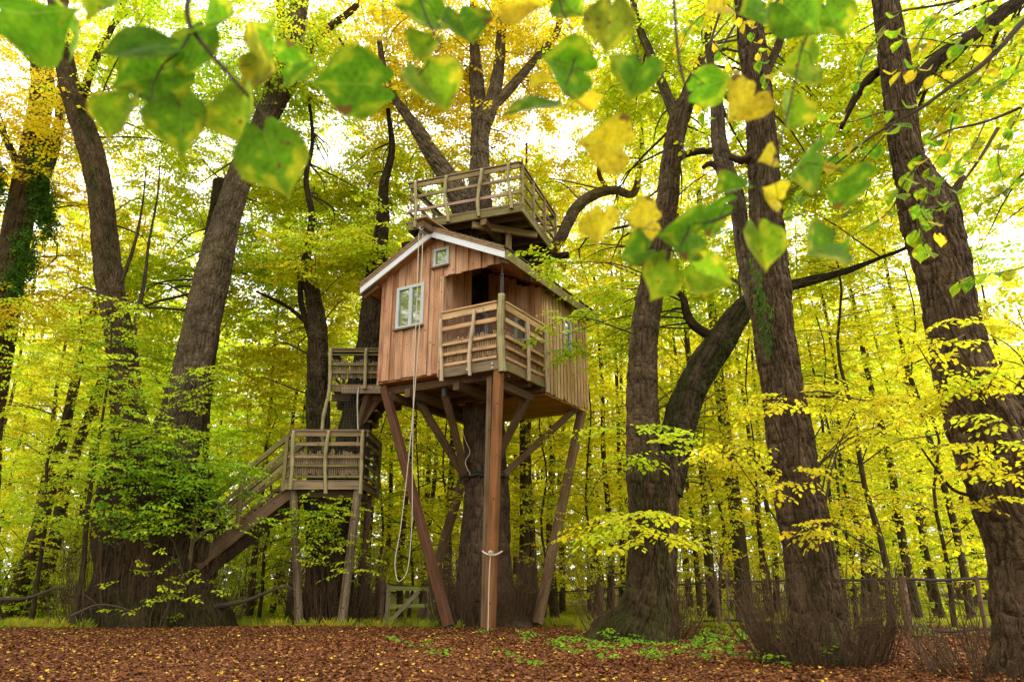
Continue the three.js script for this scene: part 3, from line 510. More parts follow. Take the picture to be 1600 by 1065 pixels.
// the broad lime at the right edge
{
  const t = bigTree('lime_tree', 'broad leaning lime at the right picture edge with a side stem and a swollen scar', 6.6, [[1628, 1075, 130], [1620, 1010, 112], [1612, 940, 108], [1602, 860, 106], [1580, 780, 108], [1558, 720, 112], [1536, 660, 108], [1512, 600, 94], [1494, 530, 78], [1480, 460, 74], [1468, 400, 79], [1456, 350, 88], [1447, 315, 82], [1433, 280, 58], [1418, 240, 46], [1409, 180, 44], [1400, 110, 43], [1390, 45, 41], [1380, -30, 36], [1372, -120, 30]],
    [[[[1556, 730, 90], [1585, 680, 78], [1615, 630, 66], [1650, 570, 56], [1700, 490, 46], [1770, 380, 38], [1830, 240, 28], [1860, 80, 18], [1900, -100, 6]]], [[[1412, 165, 20, 0.3], [1440, 118, 20, 0.3], [1475, 85, 20, 0.3], [1520, 55, 20, 0.3], [1570, 18, 20, 0.3], [1630, -30, 17, 0.3], [1710, -90, 11, 0.3], [1800, -150, 3, 0.3]], { bark: MB.dark, seg: 16 }], [[[1405, 100, 14, 0.2], [1372, 112, 14, 0.2], [1345, 140, 13, 0.2], [1328, 170, 10, 0.2], [1315, 200, 7, 0.2]], { bark: MB.dark, seg: 12 }],
     [[[1456, 320, 20], [1490, 300, 16], [1505, 275, 8]], { seg: 10 }], [[[1520, 775, 6], [1490, 765, 5], [1465, 735, 4], [1440, 700, 3]], { seg: 8 }]], { seed: 8, bark: MB.brown, moss: 0.15, flute: 0.5, fluteTop: 0.8 });
  shoots(t, t.position.x - 0.25, t.position.z + 0.1, 0.5, 160, 0.8, 0.3);
  SEED = 81;
  const c = new Crown(t, t.anchors.filter((a) => a.p.y > 2.5)); c.dens = 0.55;
  c.px(1470, 120, 9, 120, 120, 1.6, 460, 0.42).px(1550, 190, 12.5, 70, 60, 1.4, 260, 0.4).px(1545, 320, 13, 60, 70, 1.4, 230, 0.36).px(1350, 130, 10.5, 80, 110, 1.6, 330, 0.42).px(1560, 60, 10, 70, 80, 1.5, 170, 0.5).px(1360, 330, 12, 60, 80, 1.2, 220, 0.35).px(1575, 210, 11, 40, 60, 1.2, 50, 0.55).px(1560, 400, 12, 60, 40, 1, 60, 0.6);
  c.done();
  const l = new Crown(t, t.anchors), o = { clump: 4, flat: 0.05, spread: 0.3, jit: 0.08, branch: 1, s: 0.62 };
  l.px(1500, 560, 5.7, 80, 60, 0.3, 36, 0.3, o).px(1570, 690, 5.4, 50, 60, 0.2, 22, 0.35, o).px(1545, 470, 6.6, 50, 50, 0.4, 26, 0.35, o).px(1505, 750, 6, 40, 40, 0.2, 8, 0.25, o);
  l.done('low_sprays');
}

// ---------------------------------------------------------------- the thinner trees of the wood behind
const WOOD_GROUP = 'slender trees of the yellow wood behind the clearing';
function woodTree(px, d, w, topPx, H, g, n, label, { R = 2.2, low = 1.6, geos = null, s = 1, crooked = 0.5, bark = MB.thin, group, trunkOnly = false, name = 'slender_tree' } = {}) {
  const b = at(px, 905, d); b.y = groundY(b.x, b.z); const k = mPerPx(800, d), r = w / 2 * k, lean = (topPx - px) * k;
  const pts = [{ p: V(b.x, b.y - 0.2, b.z), r: r * 1.35 }, { p: V(b.x, b.y + 0.15, b.z), r: r * 1.15 }];
  for (let i = 1; i <= 6; i++) { const t = i / 6; pts.push({ p: V(b.x + lean * t * H / 6 + gauss() * 0.14 * crooked, b.y + H * t, b.z + gauss() * 0.25 * crooked), r: Math.max(0.012, r * (1 - 0.8 * t)) }); }
  const t = thing(name, label, 'tree', b, 0, group);
  wpart(t, 'trunk', limbGeo(pts, { seg: d < 20 ? 12 : 8, step: 0.35, rough: 0.08, moss: 0.35, seed: px * 0.013 + d, bark: 0.5 }), bark);
  const anchors = densify(pts.slice(1), 24), c = new Crown(t, anchors, geos ?? (d > 22 ? FAR.slice(Math.floor(rnd() * 2)).slice(0, 1) : [pick(SPRAYS)]));
  const parts = 6;
  for (let i = 0; i < parts; i++) { const u = (i + 0.5) / parts, y = lerp(low, H * 1.02, u), a = anchors[Math.min(24, Math.round(y / H * 24))].p, q = R * (0.75 + 0.5 * Math.sin(u * 3.1)) ; c.blob(V(a.x + gauss() * 0.6, b.y + y, a.z + gauss() * 0.6), q, (H - low) / parts * 0.75, q, n / parts, g + gauss() * 0.08, { s, clump: 7, flat: 0.1, branch: d < 20 ? 0.5 : 0.25, jit: 0.1 }); }
  c.done();
  return t;
}
const hueAt = (px) => px < 120 ? 0.28 : px < 420 ? 0.5 : px < 620 ? 0.3 : px < 1000 ? 0.24 : px < 1250 ? 0.24 : 0.3;
SEED = 900;
for (const [px, d, w, top, H, label] of [
  [627, 19, 11, 636, 11, 'slim dark tree above the left end of the wooden gate'], [699, 18, 13, 706, 12, 'slim dark tree between the left prop and the grooved trunk'], [602, 23, 8, 604, 12, 'thin straight tree just above the gate post'],
  [815, 17, 18, 822, 12, 'leaning mossy tree close behind the grooved trunk'], [832, 17.6, 15, 826, 12, 'darker twin of the mossy tree behind the grooved trunk'], [866, 20, 13, 862, 13, 'straight dark tree behind the pale right prop of the house'], [878, 24, 9, 880, 12, 'thin dark tree right beside the pale right prop'],
  [928, 26, 8, 930, 13, 'very thin tree midway between the pale prop and the forked lime'], [952, 21, 11, 950, 13, 'forked thin tree left of the forked lime'], [974, 22, 9, 974, 13, 'slim tree hard against the left side of the forked lime'],
  [1091, 22, 9, 1083, 13, 'thin leaning tree right of the forked lime'], [1110, 18, 15, 1104, 13, 'dark tree just left of the slanting fence post'], [1160, 17, 25, 1152, 14, 'stoutest smooth tree between the forked and the straight lime'], [1196, 22, 10, 1192, 12, 'thin tree left behind the straight lime'],
  [1138, 25, 7, 1136, 12, 'thinnest straight tree left of the stout smooth one'], [1343, 15, 9, 1350, 9, 'dark sapling leaning right behind the straight lime'], [1317, 16, 7, 1312, 9, 'thin sapling close to the right side of the straight lime'], [1360, 20, 11, 1352, 11, 'slim tree behind the forked sapling on the right'],
  [1424, 17, 15, 1408, 11, 'leaning grey tree above the right stretch of fence'], [1462, 19, 9, 1436, 11, 'thin tree leaning left above the right stretch of fence'], [1508, 16, 12, 1478, 11, 'dark tree leaning left close to the right edge lime'],
  [455, 19, 9, 452, 12, 'thin tree right of the stair behind the landing'], [395, 20, 11, 392, 12, 'slim tree seen under the stair'], [430, 23, 9, 436, 12, 'thin tree between the stair and the twin stemmed lime'], [25, 19, 26, 60, 11, 'dark leaning tree low at the left edge'], [62, 20, 24, 100, 11, 'dark leaning tree beside the leftmost one'], [105, 22, 12, 110, 12, 'slim dark tree left of the massive lime'],
  [575, 21, 9, 578, 12, 'thin tree right of the twin stemmed lime'], [560, 25, 8, 556, 13, 'very thin tree behind the lower landing'], [668, 24, 9, 672, 13, 'thin tree behind the wooden gate'],
]) woodTree(px, d, w, top, H, hueAt(px) + 0.07 + gauss() * 0.05, d < 20 ? 280 : 360, label, { low: d < 18 || px < 150 ? 2.4 : 1.2, R: d < 18 ? 1.7 : 2.4 });
// saplings with flat yellow sprays in front of the wood
for (const [px, d, w, top, H, g, n, label] of [
  [1384, 11.5, 11, 1372, 6.5, 0.24, 330, 'forked yellow sapling between the two right hand limes'], [1330, 13.5, 6, 1336, 6, 0.22, 300, 'bushy yellow sapling right of the straight lime'], [1120, 13.5, 6, 1126, 5.5, 0.26, 260, 'bushy yellow sapling right of the forked lime'], [1480, 12, 7, 1500, 6, 0.3, 280, 'yellow sapling near the right edge lime'],
  [925, 14.5, 5, 930, 6, 0.3, 240, 'yellow green sapling left of the forked lime'], [125, 12.6, 9, 105, 5.5, 0.5, 330, 'green leaved sapling left of the massive lime'], [60, 14, 7, 50, 6, 0.3, 300, 'yellow leaved sapling at the left edge'], [640, 16, 5, 645, 5, 0.3, 220, 'yellow sapling above the wooden gate'], [410, 16.5, 6, 405, 4.5, 0.42, 260, 'green sapling under the stair'], [690, 16.4, 5, 690, 6.5, 0.25, 200, 'thin yellow sapling left of the grooved trunk'], [850, 15.6, 5, 850, 6, 0.27, 220, 'thin yellow sapling right of the grooved trunk'], [1200, 12, 5, 1190, 4.6, 0.24, 150, 'low yellow sapling behind the straight lime'], [590, 17.5, 5, 590, 6, 0.32, 220, 'yellow sapling behind the lower landing'],
]) woodTree(px, d, w, top, H, g + 0.06, n * 1.25, label, { low: px < 150 ? 1.6 : 0.9, R: 1.25, s: 1, geos: LITTLE, name: 'sapling', crooked: 0.9 });
for (const [px, d, w, g, n, label] of [[15, 19.5, 1.7, 0.5, 260, 'dark green shrub filling the lower left edge'], [85, 21, 1.8, 0.42, 260, 'yellow green shrub second from the left edge'], [150, 22.5, 1.6, 0.38, 220, 'yellow shrub close left of the massive lime'], [395, 21, 1.5, 0.45, 180, 'green shrub low under the stair']]) {
  const b = at(px, 905, d); b.y = groundY(b.x, b.z); const t = thing('shrub', label, 'shrub', b), st = [];
  for (let i = 0; i < 9; i++) st.push(stickGeo(curvePts([b.clone(), b.clone().add(V(gauss() * 0.4, 1, gauss() * 0.4)), b.clone().add(V(gauss() * w, 2.4, gauss() * w))], 6), 0.025, 0.008, 5));
  wpart(t, 'stems', mergeGeometries(st), twigMat, 'stuff'); new Crown(t, [], LITTLE).blob(V(b.x, b.y + 1.3, b.z), w, 1.35, w, n * 2.2, g, { s: 1.15 }).done('foliage');
}
// the rest of the wood, row behind row
SEED = 1717;
for (let i = 0; i < 64; i++) {
  const d = 21 + 24 * Math.pow((i + rnd()) / 64, 0.9), px = ((i * 0.618034) % 1) * 1860 - 130 + gauss() * 20, H = rr(10, 14.5) + (px < 150 || (px > 380 && px < 500) || (px > 900 && px < 1150) ? 2.5 : 0);
  woodTree(px, d, rr(7, 13) * 20 / d + 2, px + gauss() * 10, H, hueAt(px) + 0.07 + gauss() * 0.08, 430, 'slender yellow tree standing deep in the wood behind the fence', { R: 2.9, low: px < 170 ? 2.6 : 0.7, s: 1.05, group: WOOD_GROUP });
}
// the far wood, one mass
{
  const o = stuff('woodland', 'distant yellow wood that closes the view between the trunks', 'woodland'), list = []; SEED = 808;
  for (let i = 0; i < 15000; i++) { const d = rr(44, 64), x = rr(-1, 1) * d * 0.85, y = (x < -d * 0.45 ? 0.4 : 0) + Math.pow(rnd(), 0.8) * 18; list.push({ p: V(x, -0.3 + y, -d), yaw: rr(0, 6.28), pitch: gauss() * 0.3, roll: gauss() * 0.4, s: rr(1.6, 2.8), c: leafColor(0.32 + 0.15 * noise.noise(x * 0.15, y * 0.2, 2), 0.12) }); }
  layInstances(o, 'leaves', FAR, list, leafMat);
  const st = []; for (let i = 0; i < 160; i++) { const d = rr(40, 60), x = rr(-1, 1) * d * 0.8; st.push(stickGeo([V(x, -0.6, -d), V(x + gauss() * 0.4, 7, -d), V(x + gauss(), 15, -d)], rr(0.12, 0.25), 0.06, 6)); }
  part(o, 'trunks', mergeGeometries(st), twigMat, 'stuff');
}
// trees across the lawn on the left, outside the frame: the windows mirror them
SEED = 3131;
for (const [x, z, H, g, w] of [[-13, -6.5, 14, 0.5, 'nearest'], [-18, -1.5, 17, 0.35, 'middle'], [-20, -9, 17, 0.45, 'leftmost'], [-15, 4, 15, 0.5, 'rear']]) {
  const b = V(x, groundY(x, z), z), t = thing('lawn_tree', 'yellow green tree on the lawn left of the picture, ' + w + ' of its group', 'tree', b);
  const pts = [0, 1, 2, 3, 4].map((i) => ({ p: V(x + gauss() * 0.15, b.y - 0.2 + H * i / 4, z + gauss() * 0.15), r: 0.3 * (1 - 0.2 * i) }));
  wpart(t, 'trunk', limbGeo(pts, { seg: 12, step: 0.3 }), MB.brown);
  new Crown(t, densify(pts, 16), FAR).blob(V(x, H * 0.7, z), 4, H * 0.33, 4, 700, g, { s: 1.4, branch: 0.4 }).blob(V(x, H * 0.35, z), 3, H * 0.2, 3, 220, g, { s: 1.2 }).done();
}
// the lime that the picture was taken under: its bole stands behind the camera, its boughs reach overhead
{
  const b = V(1.2, 0, 3.6), t = thing('lime_tree', 'lime behind the viewer whose lowest twigs hang into the top of the view', 'tree', b);
  wpart(t, 'trunk', limbGeo([[0, -0.2, 0.5], [0, 0.2, 0.42], [0.1, 3, 0.36], [0, 7, 0.3], [-0.2, 12, 0.15]].map(([x, y, r]) => ({ p: V(b.x + x, y, b.z), r })), { seg: 24, step: 0.15, flute: 0.6 }), MB.brown);
  const an = []; SEED = 4040;
  for (const [x, z] of [[-4.5, -1.5], [3.5, -2], [-0.5, -3.2], [-6, 4], [6, 4]]) { const p = [V(b.x, 4.2, b.z), V((b.x + x) / 2, 6, (b.z + z) / 2), V(x, 6.6, z)].map((p, i) => ({ p, r: [0.16, 0.1, 0.03][i] })); wpart(t, 'limb', limbGeo(p, { seg: 12, step: 0.15 }), MB.brown); an.push(...densify(p, 12)); }
  const c = new Crown(t, an, FAR);
  c.blob(V(-0.6, 8.2, 2), 6.2, 1.8, 5, 1050, 0.6, { s: 1.2 }); c.done();
}
// ---------------------------------------------------------------- railings shared by house and landings
function net(parent, A, B, y0, y1, cell = 0.05, r = 0.0022, mat = netMat) {
  const d = B.clone().sub(A), L = Math.hypot(d.x, d.z), g = [], n = Math.round(L / cell), m = Math.round((y1 - y0) / cell);
  const P = (t, y) => V(A.x + d.x * t, A.y + d.y * t + y, A.z + d.z * t);
  for (let i = 0; i <= n; i++) g.push(stickGeo([P(i / n, y0), P(i / n, y1)], r, r, 4));
  for (let j = 0; j <= m; j++) g.push(stickGeo([P(0, lerp(y0, y1, j / m)), P(1, lerp(y0, y1, j / m))], r, r, 4));
  part(parent, 'net', mergeGeometries(g), mat, 'stuff');
}
function crooked(parent, x, y0, y1, z, r, mat, seed, bow = 0.05, name = 'crooked_post', lean = 0) {
  const pts = []; for (let i = 0; i <= 7; i++) { const t = i / 7; pts.push(V(x + bow * Math.sin(t * 4.2 + seed) + lean * t, lerp(y0, y1, t), z + 0.4 * bow * Math.sin(t * 3 + seed * 2))); }
  const g = limbGeo(pts.map((p, i) => ({ p, r: r * (1 + 0.12 * Math.sin(i * 2.3 + seed)) })), { seg: 12, step: 0.05, rough: 0.07, seed });
  g.deleteAttribute('color'); return part(parent, name, g, mat);
}
// rails between A and B (deck level), 'out' the way they stand proud of the posts
function railing(parent, A, B, out, o) {
  const d = B.clone().sub(A); d.y = 0; const dir = d.clone().normalize();
  const P = (t, y, off) => A.clone().lerp(B, t).add(V(0, y, 0)).addScaledVector(out, off);
  for (const [y, h, w] of o.rails) part(parent, 'rail', beamGeo(P(0, y, 0.012), P(1, y, 0.012), w ?? 0.03, h), pick(o.mats));
  if (o.cap) part(parent, 'handrail', beamGeo(P(-0.01, o.cap, 0), P(1.01, o.cap, 0), 0.1, 0.03), pick(o.capMats ?? o.mats));
  if (o.net) net(parent, P(0, 0, -0.012), P(1, 0, -0.012), o.net[0], o.net[1], o.net[2] ?? 0.05, o.net[3] ?? 0.0022);
  if (o.slats) {
    const g = [], L = d.length(), n = Math.round(L / 0.036);
    for (let i = 0; i < n; i++) { const t = (i + 0.5) / n, w = 0.022 + 0.01 * rnd(); const a = P(t, o.slats[0] + rr(-0.02, 0.03), -0.035), b = P(t, o.slats[1] + rr(-0.04, 0.05), -0.035); g.push(beamGeo(a, b, w, 0.02, out)); }
    part(parent, 'slats', mergeGeometries(g), o.slatMat ?? pick(o.mats), 'stuff');
  }
  for (const [t, y0, y1, seed, bow] of o.posts ?? []) {
    const p = P(t, 0, 0.06); crooked(parent, 0, p.y + y0, p.y + y1, 0, o.r ?? 0.032, o.stick, seed, bow ?? 0.03).position.set(p.x, 0, p.z);
  }
  for (const [t, y0, y1] of o.square ?? []) part(parent, 'post', beamGeo(P(t, y0, 0.03), P(t, y1, 0.03), 0.07, 0.06, out), pick(o.mats));
}

// ---------------------------------------------------------------- the tree house
SEED = 2024;
const C = at(783, 575, 11.5);
const HOUSE = thing('tree_house', 'small wooden tree house with white gable trim and corner balcony on tall props', 'tree house', V(C.x, 0, C.z), -Math.PI / 6);
HOUSE.updateMatrixWorld(true);
const toHouse = (p) => HOUSE.worldToLocal(p.clone());
const APEX = 6.66, AX = -1.34, SLOPE = 0.49, roofY = (x) => APEX - SLOPE * Math.abs(x - AX);      // roof underside
const W = 2.6, DEPTH = 3.36, BX = -1.2, BZ = -1.48, FLOOR = 4.06;
const topPoly = (x0, x1, y0, top) => { const p = [[x0, y0], [x1, y0 + rr(-0.008, 0.008)], [x1, top(x1)]]; if (AX > x0 + 0.005 && AX < x1 - 0.005) p.push([AX, top(AX)]); p.push([x0, top(x0)]); return p; };
const spread = (stops) => { const out = []; for (let i = 0; i < stops.length - 1; i++) { const [a, n] = stops[i], b = stops[i + 1][0]; for (let k = 0; k < n; k++) out.push([lerp(a, b, k / n), lerp(a, b, (k + 1) / n)]); } return out; };
// front wall: lapped boards, every other one proud
spread([[-2.6, 3], [-2.19, 4], [-1.6, 2], [-1.39, 1], [-1.2, 1], [-1.08, 8], [0.0, 0]]).forEach(([x0, x1], i) => {
  const proud = i % 2 ? 0.03 : 0, lap = i % 2 ? 0.006 : -0.002, xc = (x0 + x1) / 2, low = xc > BX ? 5.86 + rr(-0.008, 0.008) : 4.1 + rr(-0.03, 0.02), top = (x) => roofY(clamp(x, -2.6, 0.02)) - 0.01;
  const cuts = xc > -2.19 && xc < -1.6 ? [5.02, 5.81] : xc > -1.39 && xc < -1.08 ? [6.06, 6.4] : null, a = x0 - lap + 0.003, b = x1 + lap - 0.003;
  const ca = cuts ? Math.max(a, xc > -1.6 ? -1.39 : -2.19) : a, cb = cuts ? Math.min(b, xc > -1.6 ? -1.08 : -1.6) : b;
  const put = (poly) => part(HOUSE, 'wall_board', flatPrism(poly, proud - 0.028, proud), pick(cedar));
  if (!cuts) put(topPoly(a, b, low, top)); else { put([[ca, low], [cb, low], [cb, cuts[0]], [ca, cuts[0]]]); put(topPoly(ca, cb, cuts[1], top)); }
});
part(HOUSE, 'corner_board', box(BX - 0.05, BX + 0.03, 4.02, 5.86, -0.03, 0.034), cedar[1]);
const sideways = (g) => g.rotateY(Math.PI / 2);          // a, y, thickness -> wall that runs back from the front
// right wall, weathered boards and battens
spread([[1.48, 6], [2.32, 2], [2.64, 5], [3.36, 0]]).forEach(([a, b], i) => {
  const cut = a > 2.3 && b < 2.66, y0 = 3.96 + rr(-0.03, 0.02), put = (y, h, w0, w1, x0, x1, n, m) => part(HOUSE, n, sideways(box(w0, w1, y, h, x0, x1)), m);
  if (!cut) { put(y0, 5.92, a, b - 0.004, -0.03, 0, 'wall_board', pick(batten)); put(y0 - 0.02, 5.92, b - 0.045, b + 0.02, 0.001, 0.032, 'batten', pick(batten)); put(y0 - 0.02, 5.92, a + 0.025, a + 0.06, 0.001, 0.026, 'batten', pick(batten)); }
  else { put(y0, 4.84, a, b - 0.004, -0.03, 0, 'wall_board', pick(batten)); put(5.6, 5.92, a, b - 0.004, -0.03, 0, 'wall_board', pick(batten)); put(y0 - 0.02, 4.83, b - 0.05, b - 0.006, 0.001, 0.03, 'batten', pick(batten)); put(y0 - 0.02, 4.83, a + 0.02, a + 0.06, 0.001, 0.026, 'batten', pick(batten)); }
});
// left and back walls
spread([[0, 24], [DEPTH, 0]]).forEach(([a, b], i) => part(HOUSE, 'wall_board', sideways(box(a + 0.002, b - 0.002, 4.06 + rr(-0.02, 0.02), 6.03, i % 2 ? -0.022 : 0, i % 2 ? 0 : 0.022)).translate(-2.6, 0, 0), pick(cedar)));
spread([[-2.6, 18], [0, 0]]).forEach(([a, b], i) => part(HOUSE, 'wall_board', flatPrism(topPoly(a + 0.002, b - 0.002, 4.03, (x) => roofY(x) - 0.01), -DEPTH - (i % 2 ? 0.03 : 0.01), -DEPTH + 0.02), pick(cedar)));
// recess behind the balcony
spread([[0.03, 7], [0.92, 0]]).forEach(([a, b], i) => part(HOUSE, 'wall_board', sideways(box(a + 0.003, b - 0.003, 4.1, 6.48, -0.02, i % 2 ? 0.018 : 0)).translate(BX, 0, 0), pick(cedar)));
spread([[-1.18, 4], [-0.56, 2], [-0.3, 2], [0, 0]]).forEach(([a, b], i) => {
  const put = (y0, y1) => part(HOUSE, 'wall_board', box(a + 0.003, b - 0.003, y0, y1, BZ - 0.02, BZ + (i % 2 ? 0.018 : 0)), pick(cedar));
  if (a > -0.57 && b < -0.29) { put(4.1, 4.9); put(5.42, roofY(a) - 0.2); } else put(4.1, roofY(b) - 0.06);
});
function windowPart(parent, x0, x1, y0, y1, z, mullion, name = 'window', f = 0.045) {
  const w = new THREE.Group(); w.name = name; parent.add(w);
  const bar = (a, b, c, d, zz = z + 0.04) => part(w, 'frame', box(a, b, c, d, z - 0.02, zz), frameMat);
  bar(x0 - 0.012, x0 + f, y0, y1 + 0.012); bar(x1 - f, x1 + 0.012, y0, y1 + 0.012); bar(x0 + f, x1 - f, y1 - f, y1 + 0.012, z + 0.038); bar(x0 + f, x1 - f, y0, y0 + f, z + 0.038);
  const panes = mullion ? [[x0 + f, mullion - 0.035], [mullion + 0.035, x1 - f]] : [[x0 + f, x1 - f]];
  if (mullion) { part(w, 'mullion', box(mullion - 0.035, mullion + 0.035, y0 + f, y1 - f, z - 0.02, z + 0.036), frameMat); }
  for (const [a, b] of panes) part(w, 'pane', box(a - 0.003, b + 0.003, y0 + f - 0.003, y1 - f + 0.003, z - 0.004, z + 0.008), glassMat);
  part(w, 'sill', box(x0 - 0.05, x1 + 0.03, y0 - 0.03, y0 - 0.002, z - 0.02, z + 0.075), greyWood[1]);
  return w;
}
windowPart(HOUSE, -2.19, -1.6, 5.02, 5.81, 0.012, -1.885, 'window').userData.label = 'large two pane window left of the balcony';
windowPart(HOUSE, -1.39, -1.08, 6.06, 6.4, 0.012, 0, 'window', 0.038).userData.label = 'small square window high in the gable';
windowPart(HOUSE, -0.56, -0.3, 4.93, 5.4, BZ + 0.01, 0, 'window');
{ const w = windowPart(HOUSE, 2.33, 2.63, 4.86, 5.58, -0.005, 0, 'window', 0.035); w.rotation.y = Math.PI / 2; w.userData.label = 'narrow tall window in the right wall'; }
{ const w = windowPart(HOUSE, 0.93, 1.44, 4.12, 5.6, 0, 0, 'door', 0.06); w.rotation.y = Math.PI / 2; w.position.x = BX; }
// recess ceiling boards, floor, decking
for (let i = 0; i < 10; i++) { const a = lerp(BX, 0.16, i / 10), b = lerp(BX, 0.16, (i + 1) / 10) - 0.006; part(HOUSE, 'ceiling_board', flatPrism([[a, roofY(a) - 0.045], [b, roofY(b) - 0.045], [b, roofY(b) - 0.022], [a, roofY(a) - 0.022]], -3.5, 0.18), soffitWood); }
for (let i = 0; i < 10; i++) { const a = lerp(-2.9, BX - 0.03, i / 10), b = lerp(-2.9, BX - 0.03, (i + 1) / 10) - 0.006, q = [[a, roofY(a) - 0.045], [b, roofY(b) - 0.045], [b, roofY(b) - 0.022], [a, roofY(a) - 0.022]]; if (a < AX && b > AX) continue; part(HOUSE, 'ceiling_board', flatPrism(q, -3.5, 0.18), soffitWood); }
for (let i = 0; i < 10; i++) part(HOUSE, 'deck_board', box(BX + 0.05, -0.02, 4.145, 4.17, -(i + 1) * 0.148 + 0.008, -i * 0.148 - 0.004, true), pick(railWood));
part(HOUSE, 'floor_panel', box(-2.57, -0.03, 4.075, 4.1, -DEPTH + 0.02, BZ), plyWood);
part(HOUSE, 'floor_panel', box(-2.57, BX, 4.075, 4.1, BZ + 0.003, -0.02), plyWood);
part(HOUSE, 'underside_panel', box(-1.9, 0.0, 3.9, 3.918, -DEPTH + 0.02, -1.55), plyWood);
for (const z of [-0.28, -1.0, -1.48]) part(HOUSE, 'joist', beamGeo(V(-2.58, 3.99, z), V(-0.02, 3.99, z), 0.08, 0.14), darkWood);
for (const x of [-2.42, -1.98, -0.95, -0.28]) part(HOUSE, 'beam', beamGeo(V(x, 3.86, -0.1), V(x, 3.86, x < -1.9 ? -DEPTH + 0.06 : -1.52), 0.12, 0.15), x < -2 ? beamWood : darkWood);
part(HOUSE, 'balcony_beam', box(BX - 0.02, 0.03, 3.985, 4.135, 0.0, 0.055, true), greyWood[0]);
part(HOUSE, 'balcony_beam', sideways(box(0.06, 1.49, 3.985, 4.135, 0.0, 0.055, true)), mossWood[1]);
// balcony railings
const stopZ = 0.03;
railing(HOUSE, V(BX + 0.04, 4.15, stopZ), V(-0.06, 4.15, stopZ), Z_, { rails: [[0.93, 0.12], [0.7, 0.075], [0.415, 0.055], [0.235, 0.055], [0.05, 0.05]], cap: 1.005, mats: railWood, net: [0.06, 0.9, 0.044, 0.0026], slats: [0.1, 0.5], slatMat: railWood[0], stick: stickMat, posts: [[0.01, -0.24, 0.88, 1.4, 0.035], [0.58, -0.22, 0.92, 3.6, 0.035]], r: 0.032 });
railing(HOUSE, V(0.03, 4.15, -0.06), V(0.03, 4.15, BZ + 0.02), X_, { rails: [[0.93, 0.12], [0.7, 0.075], [0.415, 0.055], [0.235, 0.055], [0.05, 0.05]], cap: 1.005, mats: [railWood[1], batten[1], railWood[0]], net: [0.06, 0.9, 0.044, 0.0026], slats: [0.1, 0.5], slatMat: railWood[1], stick: stickMat, posts: [[0.5, -0.2, 0.86, 0.6, 0.01], [0.985, -0.26, 0.88, 2.1, 0.012]], r: 0.034 });
crooked(HOUSE, 0.03, 3.93, 5.27, 0.045, 0.062, mossStick, 2.2, 0.022, 'corner_post');
part(HOUSE, 'hanger_rod', stickGeo([V(0.03, 5.25, 0.045), V(0.04, 5.96, 0.03)], 0.011, 0.011, 6), ironMat); part(HOUSE, 'turnbuckle', mergeGeometries([stickGeo([V(0.008, 5.28, 0.045), V(0.012, 5.6, 0.04)], 0.008, 0.008, 6), stickGeo([V(0.056, 5.28, 0.045), V(0.058, 5.6, 0.04)], 0.008, 0.008, 6), new THREE.SphereGeometry(0.03, 10, 8).translate(0.035, 5.62, 0.04)].map((g) => g.toNonIndexed())), ironMat);
for (const [x, y] of [[-0.13, 4.09], [-0.13, 4.02], [-0.62, 4.06]]) part(HOUSE, 'bolt', new THREE.CylinderGeometry(0.018, 0.018, 0.02, 10).rotateX(Math.PI / 2).translate(x, y, 0.062), steelMat);
// roof
const edgeWood = wood(0.4, 0.25, 0.13);
for (const s of [-1, 1]) {
  const xe = s < 0 ? -2.93 : 0.19, strip = (z0, z1, lo, hi, name, mat, xin = AX) => part(HOUSE, name, flatPrism(s > 0 ? [[xin, roofY(xin) + lo], [xe, roofY(xe) + lo], [xe, roofY(xe) + hi], [xin, roofY(xin) + hi]] : [[xe, roofY(xe) + lo], [xin, roofY(xin) + lo], [xin, roofY(xin) + hi], [xe, roofY(xe) + hi]], z0, z1, true), mat);
  strip(-3.62, 0.2, 0, 0.085, 'roof_slope', roofMat);
  strip(0.203, 0.235, -0.085, 0.035, 'barge_board', whitePaint);
  strip(0.2035, 0.25, 0.04, 0.085, 'barge_trim', edgeWood);
  strip(-3.64, 0.262, 0.088, 0.112, 'roof_edge', edgeWood);
  for (let k = 0; k < 14; k++) { const x0 = lerp(AX, xe + s * 0.04, k / 14), x1 = lerp(AX, xe + s * 0.04, (k + 1) / 14) - s * 0.004, y0 = roofY(x0) + 0.113, y1 = roofY(x1) + 0.13; const q = [[x0, y0], [x1, y1 - 0.012], [x1, y1 + 0.01], [x0, y0 + 0.012]]; part(HOUSE, 'roof_course', flatPrism(s > 0 ? q : q.reverse(), -3.6, 0.255, true), roofMat); }
  part(HOUSE, 'eave_board', box(s > 0 ? xe - 0.002 : xe - 0.03, s > 0 ? xe + 0.03 : xe + 0.002, roofY(xe) - 0.1, roofY(xe) + 0.07, -3.62, 0.2).rotateY(0), s > 0 ? mossWood[2] : greyWood[1]);
  for (const z of [0.1, -0.75, -1.6, -2.45, -3.3]) { const xi = s < 0 ? -2.62 : 0.03; part(HOUSE, 'rafter_tail', beamGeo(V(xi, roofY(xi) - 0.1, z), V(xe, roofY(xe) - 0.1, z), 0.06, 0.1), beamWood); }
}
part(HOUSE, 'ridge_beam', beamGeo(V(AX, APEX + 0.045, -3.6), V(AX, APEX + 0.045, 0.52), 0.11, 0.14), darkWood);
part(HOUSE, 'ridge_cap', beamGeo(V(AX, APEX + 0.15, -3.6), V(AX, APEX + 0.15, 0.56), 0.26, 0.035), edgeWood);
// inside: a plain boarded lining keeps the room dark
part(HOUSE, 'interior_lining', mergeGeometries([box(-2.55, -0.06, 4.1, 5.9, BZ - 0.12, BZ - 0.09), box(-2.55, BX - 0.05, 4.1, 5.95, -0.14, -0.11)]), darkWood);
